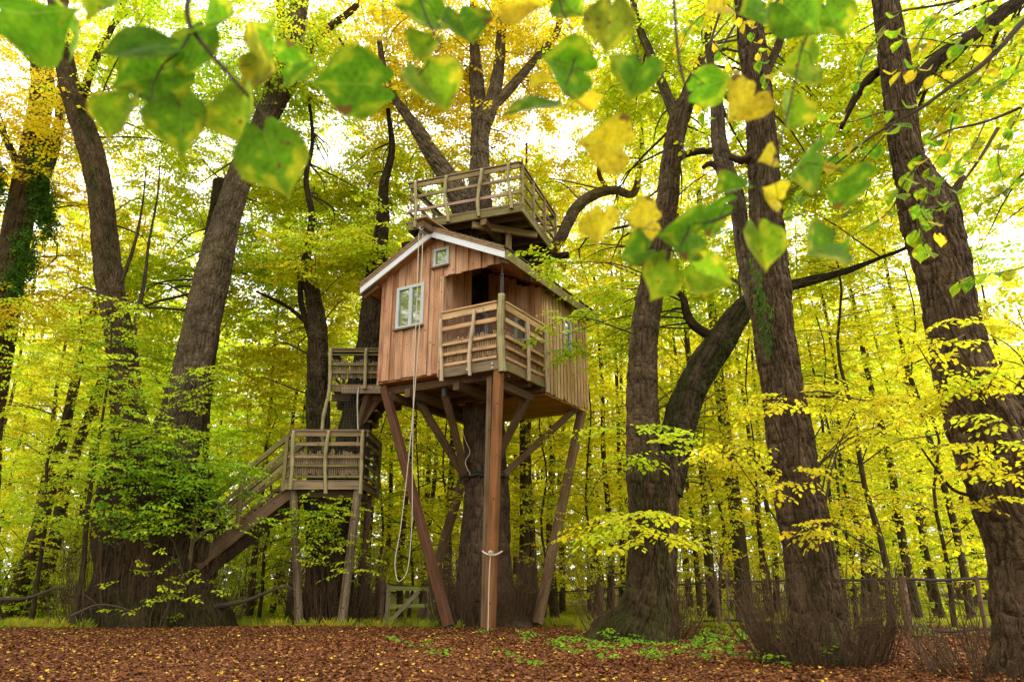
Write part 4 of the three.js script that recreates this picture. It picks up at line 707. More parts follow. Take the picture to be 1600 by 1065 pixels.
// props
{
  const L = (px, py, d) => toHouse(at(px, py, d)), G = (px, d) => { let y = 980; for (let i = 0; i < 60; i++) { const p = at(px, y, d); y += (p.y - groundY(p.x, p.z)) / mPerPx(y, d); } return at(px, y, d); };
  const prop = (top, footWorld, w, mat, shoe) => { const foot = toHouse(footWorld), b = foot.clone().lerp(top, 0.02); part(HOUSE, 'prop', beamGeo(b, top, w, w, Z_), mat); if (shoe) part(HOUSE, 'prop_shoe', stickGeo([foot.clone().add(V(0, -0.1, 0)), b.clone().lerp(top, 0.03)], 0.035, 0.045, 8), ironMat); };
  prop(V(-0.06, 3.985, -0.03), G(765, 11.42), 0.135, postWood);
  prop(V(-0.27, 3.9, -0.12), G(757, 11.72), 0.1, darkWood);
  prop(V(-2.5, 4.02, -0.1), G(703, 11.9), 0.135, legWood, true);
  prop(V(-0.08, 3.9, -DEPTH + 0.1), G(838, 13.6), 0.15, paleLeg);
  prop(V(-2.5, 3.9, -DEPTH + 0.1), G(655, 15.6), 0.16, darkWood);
  const ring = toHouse(at(757, 746, 13.9)), k = [];
  for (const [x, y, z, s, dz] of [[-2.1, 3.82, -0.6, -0.32, 0.12], [-1.35, 3.82, -0.35, -0.2, 0.3], [-0.28, 3.8, -1.35, 0.26, 0.28], [-0.12, 3.9, -3.0, 0.34, 0], [-2.35, 3.8, -3.0, -0.3, -0.25]]) { part(HOUSE, 'brace', beamGeo(V(x, y, z), ring.clone().add(V(s, -0.03, dz)), 0.11, 0.12), darkWood); part(HOUSE, 'brace_shoe', stickGeo([V(x, y + 0.1, z), V(x, y - 0.06, z)], 0.06, 0.07, 8), ironMat); }
  const circ = []; for (let i = 0; i <= 40; i++) { const a = i / 40 * 6.283; circ.push(ring.clone().add(V(Math.cos(a) * (0.43 + 0.02 * Math.sin(i * 2.3)), 0.02 * Math.sin(i * 1.7), Math.sin(a) * (0.43 + 0.02 * Math.cos(i * 1.9))))); }
  part(HOUSE, 'collar', mergeGeometries([stickGeo(circ, 0.032, 0.032, 8), stickGeo(circ.map((p) => p.clone().add(V(0, 0.05, 0))), 0.022, 0.022, 8)]), ironMat);
  // cords and ropes, each a thing of its own
  const post0 = G(765, 11.42), rope = (name, label, cat, pts, r) => { const t = thing(name, label, cat, pts[0].clone()); wpart(t, 'strand', stickGeo(curvePts(pts, Math.max(24, pts.length * 10)), r, r, 7), ropeMat); return t; };
  const tip = HOUSE.localToWorld(V(AX, APEX - 0.03, 0.5)), dn = (x, y, z = 0) => V(tip.x + x, y, tip.z + z);
  const p = rope('pulley_rope', 'pale rope hanging in a long loop from the pulley on the ridge', 'rope', [dn(0.02, tip.y - 0.1), dn(0.03, 5.2), dn(0.0, 3.9), dn(-0.06, 2.6), dn(-0.14, 1.5), dn(-0.2, 0.95), dn(-0.13, 0.72), dn(-0.03, 0.82), dn(0.03, 1.4), dn(0.0, 2.6), dn(-0.03, 3.9), dn(-0.035, 5.2), dn(-0.05, tip.y - 0.1)], 0.0075);
  wpart(p, 'pulley', new THREE.CylinderGeometry(0.042, 0.042, 0.03, 16).rotateX(Math.PI / 2).translate(tip.x - 0.01, tip.y - 0.08, tip.z), ironMat);
  wpart(p, 'hook', new THREE.TorusGeometry(0.03, 0.008, 8, 14).translate(tip.x - 0.01, tip.y, tip.z), steelMat);
  const ty = 1.12, px = at(769, 883, 11.4), q = rope('tie_rope', 'pale rope knotted round the front prop with its end hanging down', 'rope', [V(px.x - 0.02, ty, -11.30), V(px.x - 0.035, 0.9, -11.29), V(px.x - 0.045, 0.5, -11.29), V(px.x - 0.05, 0.05, -11.29)], 0.009);
  const lp = []; for (let i = 0; i <= 24; i++) { const a = i / 24 * 6.283; lp.push(V(px.x + Math.cos(a) * 0.145, ty + 0.03 * Math.cos(a * 2), -11.42 + Math.sin(a) * 0.145)); }
  wpart(q, 'loop', stickGeo(lp, 0.013, 0.013, 7), ropeMat); wpart(q, 'knot', new THREE.TorusKnotGeometry(0.022, 0.011, 40, 7).translate(px.x - 0.02, ty, -11.27), ropeMat);
  rope('loose_cord', 'thin white cord trailing from the collar of the grooved trunk', 'cord', [at(735, 742, 13.4), at(727, 722, 13.38), at(734, 706, 13.38), at(728, 690, 13.4), at(722, 672, 13.4)], 0.007);
}

// ---------------------------------------------------------------- the lookout platform above the roof
SEED = 333;
{
  const A = at(812, 254, 12.6), FY = 7.585, top = A.y - FY;
  const P = thing('lookout_platform', 'weathered lookout platform with railings built round the forking limbs above the roof', 'platform', V(A.x, FY, A.z), -20 * Math.PI / 180), w = 2.38, dp = 2.36;
  for (let i = 0; i < 17; i++) part(P, 'deck_board', box(-w - 0.05, 0.06, -0.035, 0, -(i + 1) * 0.14 + 0.006, -i * 0.14 + 0.03, true), pick(greyWood));
  const edge = (a, b) => part(P, 'edge_beam', beamGeo(a, b, 0.05, 0.15), pick(mossWood));
  edge(V(-w, -0.115, 0.0), V(0.03, -0.115, 0.0)); edge(V(0.03, -0.115, 0.03), V(0.03, -0.115, -dp - 0.62)); edge(V(-w, -0.115, -0.03), V(-w, -0.115, -dp)); edge(V(-w, -0.115, -dp), V(0, -0.115, -dp));
  for (let i = 0; i < 6; i++) part(P, 'joist', beamGeo(V(-w + 0.03, -0.11, -0.3 - i * 0.37), V(0, -0.11, -0.3 - i * 0.37), 0.06, 0.13), darkWood);
  for (const x of [-0.75, -1.7]) part(P, 'beam', beamGeo(V(x, -0.25, 0.0), V(x, -0.25, -dp - 0.1), 0.12, 0.15), beamWood);
  part(P, 'beam', beamGeo(V(-1.0, -0.26, -0.05), V(0.02, -0.24, -0.95), 0.08, 0.14), mossWood[3]);
  for (const [z, a, b] of [[-0.25, -2.62, -1.4], [-0.9, -2.75, -0.6], [-1.9, -2.5, 0.42]]) { const g = limbGeo([a, lerp(a, b, 0.3), lerp(a, b, 0.7), b].map((x, i) => ({ p: V(x, -0.36 + 0.01 * i, z), r: 0.075 })), { seg: 12, step: 0.1 }); part(P, 'bearer_log', g, MB.dark); }
  part(P, 'support_post', beamGeo(V(-0.45, -1.0, -0.6), V(-0.45, -0.2, -0.6), 0.1, 0.1, X_), mossWood[3]);
  for (const [x, z] of [[-0.5, -1.6], [-1.9, -1.7]]) part(P, 'strut', beamGeo(V(x, -0.2, z), V(-1.2, -0.75, -1.2), 0.08, 0.1), darkWood);
  const o = { rails: [[0.55, 0.062], [0.24, 0.062]], mats: mossWood, capMats: greyWood, cap: top, net: [0.02, top - 0.05, 0.055, 0.0016], stick: mossStick, r: 0.034 };
  const up = [-0.17, top - 0.01];
  railing(P, V(-w, 0, 0), V(0, 0, 0), Z_, { ...o, rails: [[top - 0.075, 0.1], ...o.rails], posts: [[0.07, ...up, 0.4, 0.025], [0.36, ...up, 1.8, 0.05], [0.66, ...up, 3.4, 0.035], [0.92, -0.12, top, 1.5, 0.04]], mats: [mossWood[1], wood(0.45, 0.3, 0.23), mossWood[3]] });
  railing(P, V(0, 0, 0), V(0, 0, -dp), X_, { ...o, rails: [[top - 0.06, 0.07], ...o.rails], square: [[0.03, -0.19, top], [0.31, -0.19, top], [0.63, -0.19, top], [0.97, -0.19, top]] });
  railing(P, V(-w, 0, -dp), V(0, 0, -dp), V(0, 0, -1), { ...o, rails: [[top - 0.06, 0.07], ...o.rails], square: [[0.03, -0.19, top], [0.5, -0.19, top]] });
  railing(P, V(-w, 0, 0), V(-w, 0, -dp), V(-1, 0, 0), { ...o, rails: [[top - 0.06, 0.07], ...o.rails], square: [[0.5, -0.19, top], [0.97, -0.19, top]] });
}

// ---------------------------------------------------------------- landings and stair on the left
SEED = 444;
const landRails = { mats: mossWood, capMats: greyWood, stick: mossStick, r: 0.035, net: [0.05, 0.95, 0.05, 0.002] };
{
  const a = at(448, 750, 13.6), b = at(566, 750, 13.6), top = at(500, 673, 13.6).y - a.y, y = a.y, w = b.x - a.x, dp = 1.35;
  const P = thing('lower_landing', 'lower landing with mossy slatted railing round the twin stemmed lime', 'landing', V(a.x, y, a.z));
  for (let i = 0; i < 10; i++) part(P, 'deck_board', box(-0.04, w + 0.04, -0.035, 0, -(i + 1) * 0.135 + 0.006, -i * 0.135 + 0.03, true), pick(greyWood));
  part(P, 'edge_beam', box(-0.02, w + 0.02, -0.17, -0.037, 0.0, 0.045, true), wood(0.34, 0.25, 0.15));
  part(P, 'edge_beam', beamGeo(V(w, -0.1, 0), V(w, -0.1, -dp), 0.045, 0.13), darkWood); part(P, 'edge_beam', beamGeo(V(0, -0.1, 0), V(0, -0.1, -dp), 0.045, 0.13), darkWood);
  for (let i = 0; i < 3; i++) part(P, 'joist', beamGeo(V(0.03, -0.22, -0.25 - i * 0.45), V(w - 0.03, -0.22, -0.25 - i * 0.45), 0.07, 0.13), darkWood);
  const rails = [[top - 0.06, 0.1], [0.66, 0.07], [0.42, 0.045], [0.26, 0.045], [0.06, 0.05]];
  railing(P, V(0, 0, 0.02), V(w, 0, 0.02), Z_, { ...landRails, rails, cap: top, slats: [0.1, 0.5], slatMat: wood(0.36, 0.25, 0.15), posts: [[0.06, -0.18, top - 0.01, 0.7, 0.02], [0.52, -0.25, top - 0.01, 2.2, 0.03], [0.985, -0.26, top, 1.1, 0.012]] });
  railing(P, V(w + 0.03, 0, 0), V(w + 0.03, 0, -dp), X_, { ...landRails, rails, cap: top, square: [[0.98, -0.2, top]] });
  railing(P, V(0, 0, -dp), V(w, 0, -dp), V(0, 0, -1), { ...landRails, rails: rails.slice(0, 3), cap: top, square: [[0.02, -0.2, top], [0.5, -0.2, top]] });
  const foot = (px, d) => { const p = at(px, 965, d); return V(p.x - a.x, groundY(p.x, -d) - y - 0.1, -d - a.z); };
  part(P, 'prop', stickGeo([foot(470, 13.7), V(0.1, -0.17, -0.1)], 0.075, 0.07, 10), greyWood[1]); part(P, 'prop', stickGeo([foot(533, 13.65), V(w - 0.08, -0.17, -0.06)], 0.085, 0.08, 10), greyWood[0]);
  part(P, 'prop', stickGeo([foot(560, 15.2), V(w - 0.1, -0.17, -dp + 0.1)], 0.07, 0.07, 10), darkWood); part(P, 'prop', stickGeo([foot(480, 15.2), V(0.15, -0.17, -dp + 0.1)], 0.07, 0.07, 10), darkWood);

  // stair down to the foot of the forked lime
  const S = thing('wooden_stair', 'steep wooden stair with handrails climbing from the massive lime to the lower landing', 'stair', V(a.x, groundY(a.x, a.z), a.z));
  const Y0 = y - S.position.y, run = 1.62, drop = run * 0.9, z0 = -0.1, z1 = -0.95;
  for (const z of [z0, z1]) part(S, 'stringer', beamGeo(V(0.12, Y0 - 0.14, z), V(-run, Y0 - drop - 0.12, z), 0.06, 0.22), darkWood);
  for (let i = 1; i < 9; i++) { const t = i / 9; part(S, 'tread', box(-run * t - 0.13, -run * t + 0.13, Y0 - drop * t - 0.02, Y0 - drop * t + 0.02, z1 + 0.035, z0 - 0.035, true), darkWood); }
  for (const z of [z0 + 0.045, z1 - 0.045]) {
    part(S, 'handrail', beamGeo(V(0, Y0 + top - 0.04, z), V(-run, Y0 + top - drop - 0.02, z), 0.07, 0.09), mossWood[2]);
    for (const k of [0.62, 0.36]) part(S, 'rail', beamGeo(V(0, Y0 + k, z), V(-run, Y0 + k - drop, z), 0.03, 0.07), mossWood[0]);
    for (const t of [0.04, 0.5, 0.98]) part(S, 'post', beamGeo(V(-run * t, Y0 - drop * t - 0.14, z + (z > -0.5 ? 0.04 : -0.04)), V(-run * t, Y0 - drop * t + top - 0.06, z + (z > -0.5 ? 0.04 : -0.04)), 0.07, 0.06, Z_), mossWood[0]);
  }
}
{
  const a = at(515, 601, 13.9), y = a.y, top = at(515, 546, 13.9).y - y, w = 1.25, dp = 1.3;
  const P = thing('upper_landing', 'upper landing with mossy railing and net against the left wall of the house', 'landing', V(a.x, y, a.z));
  for (let i = 0; i < 9; i++) part(P, 'deck_board', box(-0.04, w, -0.035, 0, -(i + 1) * 0.14 + 0.006, -i * 0.14 + 0.03, true), pick(greyWood));
  part(P, 'edge_beam', box(0.25, w, -0.18, -0.037, 0, 0.05, true), wood(0.36, 0.26, 0.17)); part(P, 'edge_beam', box(-0.02, 0.247, -0.14, -0.037, 0, 0.045, true), mossWood[0]);
  for (let i = 0; i < 3; i++) part(P, 'joist', beamGeo(V(0.0, -0.2, -0.25 - i * 0.42), V(w, -0.2, -0.25 - i * 0.42), 0.07, 0.14), darkWood);
  const rails = [[top - 0.06, 0.09], [0.62, 0.065], [0.4, 0.045], [0.24, 0.045]];
  railing(P, V(0, 0, 0.02), V(w - 0.2, 0, 0.02), Z_, { ...landRails, net: [0.03, 0.78, 0.05, 0.002], rails, cap: top, slats: [0.12, 0.48], slatMat: wood(0.36, 0.26, 0.16), posts: [[0.0, -0.35, top, 0.4, 0.02], [0.66, -0.1, top, 1.3, 0.01]] });
  railing(P, V(0, 0, 0), V(0, 0, -dp), V(-1, 0, 0), { ...landRails, net: [0.03, 0.78, 0.05, 0.002], rails, cap: top, square: [[0.98, -0.2, top]] });
  railing(P, V(0.5, top + 0.35, -0.6), V(w, top - 0.02, -0.5), Z_, { ...landRails, net: null, rails: [[0, 0.07], [-0.14, 0.05]] });
  net(P, V(0.5, top + 0.33, -0.62), V(w, top - 0.05, -0.52), -0.2, 0, 0.05, 0.002);
  // netting and poles that close the steps between the two landings
  const lo = -1.22;
  net(P, V(0.02, 0, 0.06), V(0.6, 0, 0.06), lo, -0.05, 0.055, 0.0022);
  crooked(P, -0.02, lo - 0.1, -0.3, 0.07, 0.035, mossStick, 2.6, 0.04); crooked(P, 0.6, lo, -0.06, 0.07, 0.013, ropeMat, 1.2, 0.03, 'net_edge_rope');
  for (let i = 0; i < 5; i++) { const t = i / 5; part(P, 'step', box(0.15 + 0.1 * i, 0.6 + 0.1 * i, lo + 0.1 + 0.22 * i, lo + 0.14 + 0.22 * i, -0.95, -0.3, true), greyWood[1]); }
  for (const z of [-0.28, -0.97]) part(P, 'stringer', beamGeo(V(0.2, lo - 0.1, z), V(0.95, -0.1, z), 0.05, 0.16), darkWood);
  part(P, 'prop', beamGeo(V(0.75, -0.15, -0.2), V(0.4, -1.5, -0.42), 0.2, 0.12), darkWood);
}

// ---------------------------------------------------------------- gate and fence
SEED = 555;
{
  const d = 14.6, L = at(604, 950, d), R = at(673, 950, d), gx = L.x, gy = groundY(L.x, -d), w = R.x - L.x, h = at(630, 911, d).y - gy;
  const G = thing('wooden_gate', 'low mossy wooden gate with a diagonal brace left of the leaning prop', 'gate', V(gx, gy, -d));
  const light = wood(0.36, 0.29, 0.17), moss = wood(0.3, 0.33, 0.08);
  part(G, 'gate_post', stickGeo([V(-0.12, -0.2, 0.03), V(-0.1, h + 0.06, 0.03)], 0.07, 0.065, 10), MB_plain());
  part(G, 'stile', beamGeo(V(0.02, 0.0, 0), V(0.02, h - 0.03, 0), 0.085, 0.06, Z_), light); part(G, 'stile', beamGeo(V(w - 0.03, 0.12, 0), V(w - 0.03, h - 0.1, 0), 0.075, 0.05, Z_), light);
  part(G, 'rail', beamGeo(V(0.065, h - 0.09, 0.0), V(w + 0.06, h - 0.1, 0.0), 0.06, 0.075), moss); part(G, 'rail', beamGeo(V(0.065, 0.36, 0.0), V(w + 0.04, 0.38, 0.0), 0.06, 0.07), moss);
  part(G, 'brace', beamGeo(V(0.1, 0.12, 0.045), V(w * 0.72, h - 0.14, 0.045), 0.025, 0.075), light);
  part(G, 'end_post', stickGeo([V(w - 0.05, -0.2, -0.05), V(w - 0.04, 0.35, -0.05)], 0.04, 0.04, 8), darkWood);
  part(G, 'leaning_stake', stickGeo([V(w + 0.32, -0.15, 0), V(w + 0.03, 0.62, 0)], 0.025, 0.022, 7), darkWood);
}
function MB_plain() { return darkWood; }
{
  const rows = [[606, 15, 0], [720, 16.5, 0], [845, 18, 0], [1000, 15.6, 0], [1139, 13.4, 0], [1280, 12, 0], [1416, 11, 0], [1535, 10.4, 0], [1680, 10, 0]].map(([px, d]) => { const p = at(px, 950, d); p.y = groundY(p.x, p.z); return p; });
  const F = thing('wire_fence', 'low fence of dark cables and thin posts running behind the trees to the right', 'fence', rows[0].clone());
  const wire = (h, r, name, sag = 0.02) => { const pts = []; rows.forEach((p, i) => { pts.push(V(p.x, p.y + h, p.z)); if (i < rows.length - 1) { const q = p.clone().lerp(rows[i + 1], 0.5); q.y += h - sag; pts.push(q); } }); wpart(F, name, stickGeo(curvePts(pts, 90), r, r, 6), netMat); };
  wire(0.76, 0.022, 'cable'); wire(0.13, 0.022, 'cable', 0.05); wire(0.72, 0.006, 'wire'); wire(0.45, 0.005, 'wire'); wire(0.3, 0.004, 'wire');
  const post = (i, h, r, lean = 0, name = 'post', mat = darkWood) => { const p = rows[i]; wpart(F, name, stickGeo([V(p.x + lean, p.y - 0.15, p.z), V(p.x, p.y + h, p.z)], r, r, 8), mat); };
  post(2, 0.86, 0.03, 0, 'post', mossWood[0]); post(4, 0.95, 0.022, 0, 'post', mossWood[0]); post(5, 0.8, 0.022); post(6, 0.8, 0.06, 0); post(7, 0.8, 0.03); post(8, 0.8, 0.03); post(1, 0.8, 0.03);
  const s = at(1127, 1000, 12.6), e = at(1117, 892, 12.7); wpart(F, 'slanting_post', stickGeo([V(s.x, groundY(s.x, s.z) - 0.1, s.z), e], 0.034, 0.03, 8), darkWood);
  const st = at(938, 945, 16.4); wpart(F, 'stump_post', stickGeo([V(st.x, groundY(st.x, st.z) - 0.1, st.z), V(st.x, groundY(st.x, st.z) + 0.82, st.z)], 0.09, 0.09, 9), darkWood);
}
// branches that have come down
SEED = 666;
for (const [label, rows] of [
  ['dark fallen branch arching over the grass left of the twin stemmed lime', [[330, 948, 13.4, 9], [385, 938, 13.2, 9], [425, 922, 13, 8], [448, 916, 13, 6], [462, 924, 13, 3]]],
  ['thin dead branch bowed over the lawn at the lower left edge', [[-30, 935, 12.4, 7], [40, 934, 12.6, 7], [95, 918, 12.7, 6], [140, 935, 12.7, 4], [165, 962, 12.7, 3]]],
  ['bent dead twig lying in front of the massive lime', [[110, 962, 11.9, 4], [150, 945, 12, 5], [185, 948, 12, 4], [215, 958, 12, 3]]],
]) {
  const p = rows.map(([x, y, d]) => at(x, y, d)), t = thing('fallen_branch', label, 'branch', p[0].clone()), c = curvePts(p, 24);
  wpart(t, 'stem', stickGeo(c, rows[0][3] / 2 * mPerPx(930, 12.5), 0.005, 6), twigMat);
  const tw = []; for (let i = 0; i < 9; i++) { const q = c[4 + 2 * i]; tw.push(stickGeo(curvePts([q, q.clone().add(V(gauss() * 0.15, -rr(0, 0.12), gauss() * 0.2)), q.clone().add(V(gauss() * 0.3, -rr(0.05, 0.2), gauss() * 0.3))], 4), 0.005, 0.002, 4)); }
  wpart(t, 'twigs', mergeGeometries(tw), twigMat, 'stuff');
}
// ---------------------------------------------------------------- lime leaves hanging close to the lens
function leafTex(seed, base, edge, spotty, brown) {
  return tex(256, 256, (u, v) => {
    const s = Math.abs(2 * u - 1), a = pn(u * 6, v * 6, 6, 6, seed), b = pn(u * 24, v * 24, 24, 24, seed + 1), c = pn(u * 70, v * 70, 70, 70, seed + 2), e = clamp(smooth(Math.max(s, v) + 0.5 * (a - 0.5), 0.62, 1.05) + smooth(a, 0.62, 0.85) * 0.7, 0, 1) * edge;
    const k = 0.88 + 0.4 * (b - 0.5) + 0.3 * (c - 0.5) + 0.5 * (a - 0.5);
    let q = [0, 1, 2].map((i) => lerp(base[i], [0.62, 0.5, 0.015][i], e) * k);
    // veins: the midrib, side veins that slant to the edge, a fine net
    const side = Math.abs(((v - s * 0.32) * 8.5) % 1 + (v - s * 0.32 < 0 ? 1 : 0) - 0.5), vein = Math.max(1 - smooth(s, 0.0, 0.045), (1 - smooth(0.5 - side, 0.0, 0.1)) * 0.75 * (1 - 0.4 * s), (1 - smooth(Math.abs(((s * 9 + v * 3) % 1) - 0.5), 0, 0.09)) * 0.18);
    q = q.map((x, i) => lerp(x, [0.4, 0.55, 0.06][i] * (0.4 + 0.6 * (base[1] + e * 0.3) / 0.5), vein * 0.42));
    let sp = 0;
    for (let n = 0; n < spotty; n++) { const dx = u - hash2(n, 1, seed), dy = v - hash2(n, 2, seed), r = 0.008 + 0.035 * Math.pow(hash2(n, 3, seed), 3); sp = Math.max(sp, 1 - smooth(Math.hypot(dx, dy) + 0.012 * (b - 0.5), r * 0.7, r * 1.4)); }
    if (brown) { const [bx, by, br] = brown; sp = Math.max(sp, 1 - smooth(Math.hypot(u - bx, v - by) + 0.22 * (a - 0.5) + 0.06 * (b - 0.5), br * 0.75, br * 1.1)); }
    return q.map((x, i) => lerp(x, [0.17, 0.075, 0.018][i], sp * 0.9));
  }, true);
}
const leafStuff = (t) => new THREE.MeshPhysicalMaterial({ map: t, roughness: 1, transmission: 0.68, thickness: 0, side: THREE.DoubleSide, specularIntensity: 0.12 });
const LM = {
  green: [leafStuff(leafTex(1, [0.12, 0.32, 0.004], 0.35, 8)), leafStuff(leafTex(11, [0.14, 0.34, 0.004], 0.5, 14)), leafStuff(leafTex(21, [0.11, 0.29, 0.004], 0.3, 5, [0.03, 0.55, 0.09]))],
  dark: [leafStuff(leafTex(31, [0.09, 0.24, 0.004], 0.08, 10)), leafStuff(leafTex(41, [0.1, 0.25, 0.004], 0.12, 16))],
  lime: [leafStuff(leafTex(51, [0.26, 0.44, 0.006], 0.5, 8)), leafStuff(leafTex(61, [0.24, 0.42, 0.006], 0.7, 12))],
  olive: [leafStuff(leafTex(71, [0.22, 0.28, 0.008], 0.35, 26)), leafStuff(leafTex(81, [0.26, 0.28, 0.008], 0.6, 30, [0.97, 0.75, 0.09]))],
  yellow: [leafStuff(leafTex(91, [0.8, 0.66, 0.015], 1, 16)), leafStuff(leafTex(101, [0.8, 0.62, 0.015], 1, 14, [0.97, 0.35, 0.12])), leafStuff(leafTex(111, [0.78, 0.56, 0.015], 0.8, 12, [0.03, 0.3, 0.13]))],
};
function limeLeafGeo(seed, fine = true) {                // heart-shaped, toothed, cupped between its veins; 1 long, base at the origin, tip along +y
  const n = fine ? 26 : 8, m = fine ? 14 : 6, pos = [], uv = [], idx = [], bend = [0.12, -0.16, 0.22, 0.05][seed % 4], cup = [0.16, 0.1, -0.08, 0.2][seed % 4], twist = [0.15, -0.2, 0.05, 0.3][seed % 4], skew = [0.06, -0.05, 0.03, -0.02][seed % 4];
  for (let j = 0; j <= n; j++) for (let i = 0; i <= m; i++) {
    const t = j / n, s = i / m * 2 - 1, as = Math.abs(s);
    const e = t < 0.36 ? (0.36 - t) / 0.46 : (t - 0.36) / 0.64; let w = 0.5 * Math.sqrt(Math.max(0, 1 - e * e)); w = lerp(w, 0.42 * (1 - t) + 0.5 * (1 - t) * (1 - t), smooth(t, 0.55, 0.92) * 0.95);
    if (fine && as > 0.99) w *= 1 + 0.045 * (j % 2 ? 1 : -1) * (1 - t * 0.6);
    const lobe = -0.21 * Math.sin(Math.PI * Math.min(1, as * 1.05)) * Math.pow(1 - t, 4), x = s * w * (1 + skew * Math.sign(s)), y = t + lobe - 0.0;
    const side = (t - as * 0.32) * 8.5, rib = fine ? 0.008 * Math.cos(side * 6.283) * as : 0;
    const z = cup * (as * as * w * w * 2.2 - 0.1) + as * w * (0.3 + cup) - bend * t * t + twist * x * t + rib + 0.02 * Math.sin(x * 9 + y * 5 + seed);
    pos.push(x, y, z); uv.push(i / m, t);
  }
  for (let j = 0; j < n; j++) for (let i = 0; i < m; i++) { const a = j * (m + 1) + i, b = a + m + 1; idx.push(a, a + 1, b, b, a + 1, b + 1); }
  const g = new THREE.BufferGeometry(); g.setAttribute('position', new THREE.Float32BufferAttribute(pos, 3)); g.setAttribute('uv', new THREE.Float32BufferAttribute(uv, 2)); g.setIndex(idx); g.computeVertexNormals(); return g;
}
const LEAVES = [0, 1, 2, 3].map((s) => limeLeafGeo(s)), SMALL = [0, 1, 2, 3].map((s) => limeLeafGeo(s, false));
const CAMR = V(1, 0, 0), CAMU = V(0, CP, SP), CAMN = V(0, -SP, CP);
let leafNo = 0;
// centre in the photograph, length in its pixels, where the tip points (0 right, 90 up), tilts about the width and the length, colour, distance
function hangLeaf(tree, px, py, len, deg, tip, roll, kind, d, twigEnd) {
  const k = mPerPx(py, d), c = at(px, py, d), a = deg * Math.PI / 180, L = len * k * 0.8 / Math.cos(tip * Math.PI / 180);
  const y = CAMR.clone().multiplyScalar(Math.cos(a)).addScaledVector(CAMU, Math.sin(a)), x = CAMR.clone().multiplyScalar(Math.sin(a)).addScaledVector(CAMU, -Math.cos(a)), n = CAMN.clone();
  const q = new THREE.Quaternion().setFromAxisAngle(x, tip * Math.PI / 180), q2 = new THREE.Quaternion().setFromAxisAngle(y, roll * Math.PI / 180);
  for (const v of [y, x, n]) v.applyQuaternion(q2).applyQuaternion(q);
  const p = c.clone().addScaledVector(y, -L * 0.45), mats = LM[kind], i = leafNo++;
  const m = part(tree, 'leaf', LEAVES[i % 4], mats[i % mats.length]);
  m.matrixAutoUpdate = true; m.quaternion.setFromRotationMatrix(new THREE.Matrix4().makeBasis(x, y, n)); m.scale.setScalar(L); m.position.copy(p).sub(tree.position);
  if (twigEnd) { const e = twigEnd, mid = p.clone().lerp(e, 0.5).addScaledVector(y, -L * 0.08).add(V(0, 0.006, 0)); tree.stalks.push(stickGeo(curvePts([e, mid, p.clone().addScaledVector(y, L * 0.02)], 8), 0.0011, 0.0009, 5)); }
}
function hangingTwig(label, d, lines, leaves) {
  const T = thing('hanging_twig', label, 'leafy twig', at(lines[0][0][0], lines[0][0][1], d)); T.stalks = [];
  const pts = [];
  for (const line of lines) { const w = line[0][2] ?? 4, p = curvePts(line.map(([x, y, , dd = 0]) => at(x, y, d + dd)), 24); pts.push(...p); wpart(T, 'stem', stickGeo(p, w / 2 * mPerPx(100, d), w / 4 * mPerPx(100, d), 7), twigMat); }
  for (const [px, py, len, deg, tip, roll, kind, dd = 0] of leaves) {
    const c = at(px, py, d + dd); let best = pts[0]; for (const q of pts) if (q.distanceTo(c) < best.distanceTo(c)) best = q;
    hangLeaf(T, px, py, len, deg, tip, roll, kind, d + dd, best.distanceTo(c) < 0.16 ? best : c.clone().add(V(gauss() * 0.02, 0.11, 0.03)));
  }
  wpart(T, 'stalks', mergeGeometries(T.stalks), twigMat, 'stuff'); delete T.stalks; return T;
}
SEED = 11;
hangingTwig('large green lime leaves on a dark twig at the upper left, nearest the lens', 1.08, [[[300, -30, 9], [292, 20], [300, 45], [330, 85], [370, 130], [400, 165], [428, 205]], [[300, 45, 5], [280, 80], [255, 100]], [[-40, -30, 6], [40, 0], [110, 20]], [[255, 100, 4], [240, 130], [235, 160]]], [
  [50, 22, 165, -10, 10, 66, 'dark', -0.12], [125, 42, 84, -8, 50, 20, 'green'], [212, 70, 108, 188, 30, 40, 'dark', -0.03], [185, 184, 92, 250, 18, 14, 'lime'], [282, 198, 112, -82, 20, -10, 'green', 0.02], [228, 122, 118, 215, 30, -20, 'green', 0.04], [300, 78, 100, -110, 24, 12, 'green', 0.05], [345, 32, 74, 0, 45, -20, 'green'], [376, 182, 118, -84, 22, 25, 'lime', 0.02], [415, 95, 106, -35, 30, 30, 'olive', 0.03], [428, 250, 138, -66, 14, -10, 'green'], [465, 96, 66, -10, 40, 30, 'green', 0.08], [160, 8, 66, -120, 40, 10, 'lime'], [420, 60, 60, 40, 40, 0, 'green', 0.1]]);
hangingTwig('two heart shaped green leaves and their neighbours at the top left of centre', 1.14, [[[640, -40, 5], [655, -5], [672, 40], [690, 70]], [[600, -40, 3], [598, 20], [606, 90]], [[690, 70, 3], [660, 110], [650, 120]]], [
  [548, 130, 118, 188, 30, -14, 'green'], [678, 140, 110, -62, 22, -12, 'lime'], [655, 18, 78, 170, 34, 14, 'green', 0.04], [727, 48, 92, -70, 24, -16, 'green', 0.03], [590, 60, 44, 170, 10, 60, 'yellow', 0.1], [663, 76, 64, -120, 36, 20, 'lime', 0.06], [480, 106, 40, 10, 40, 0, 'green', 0.1]]);
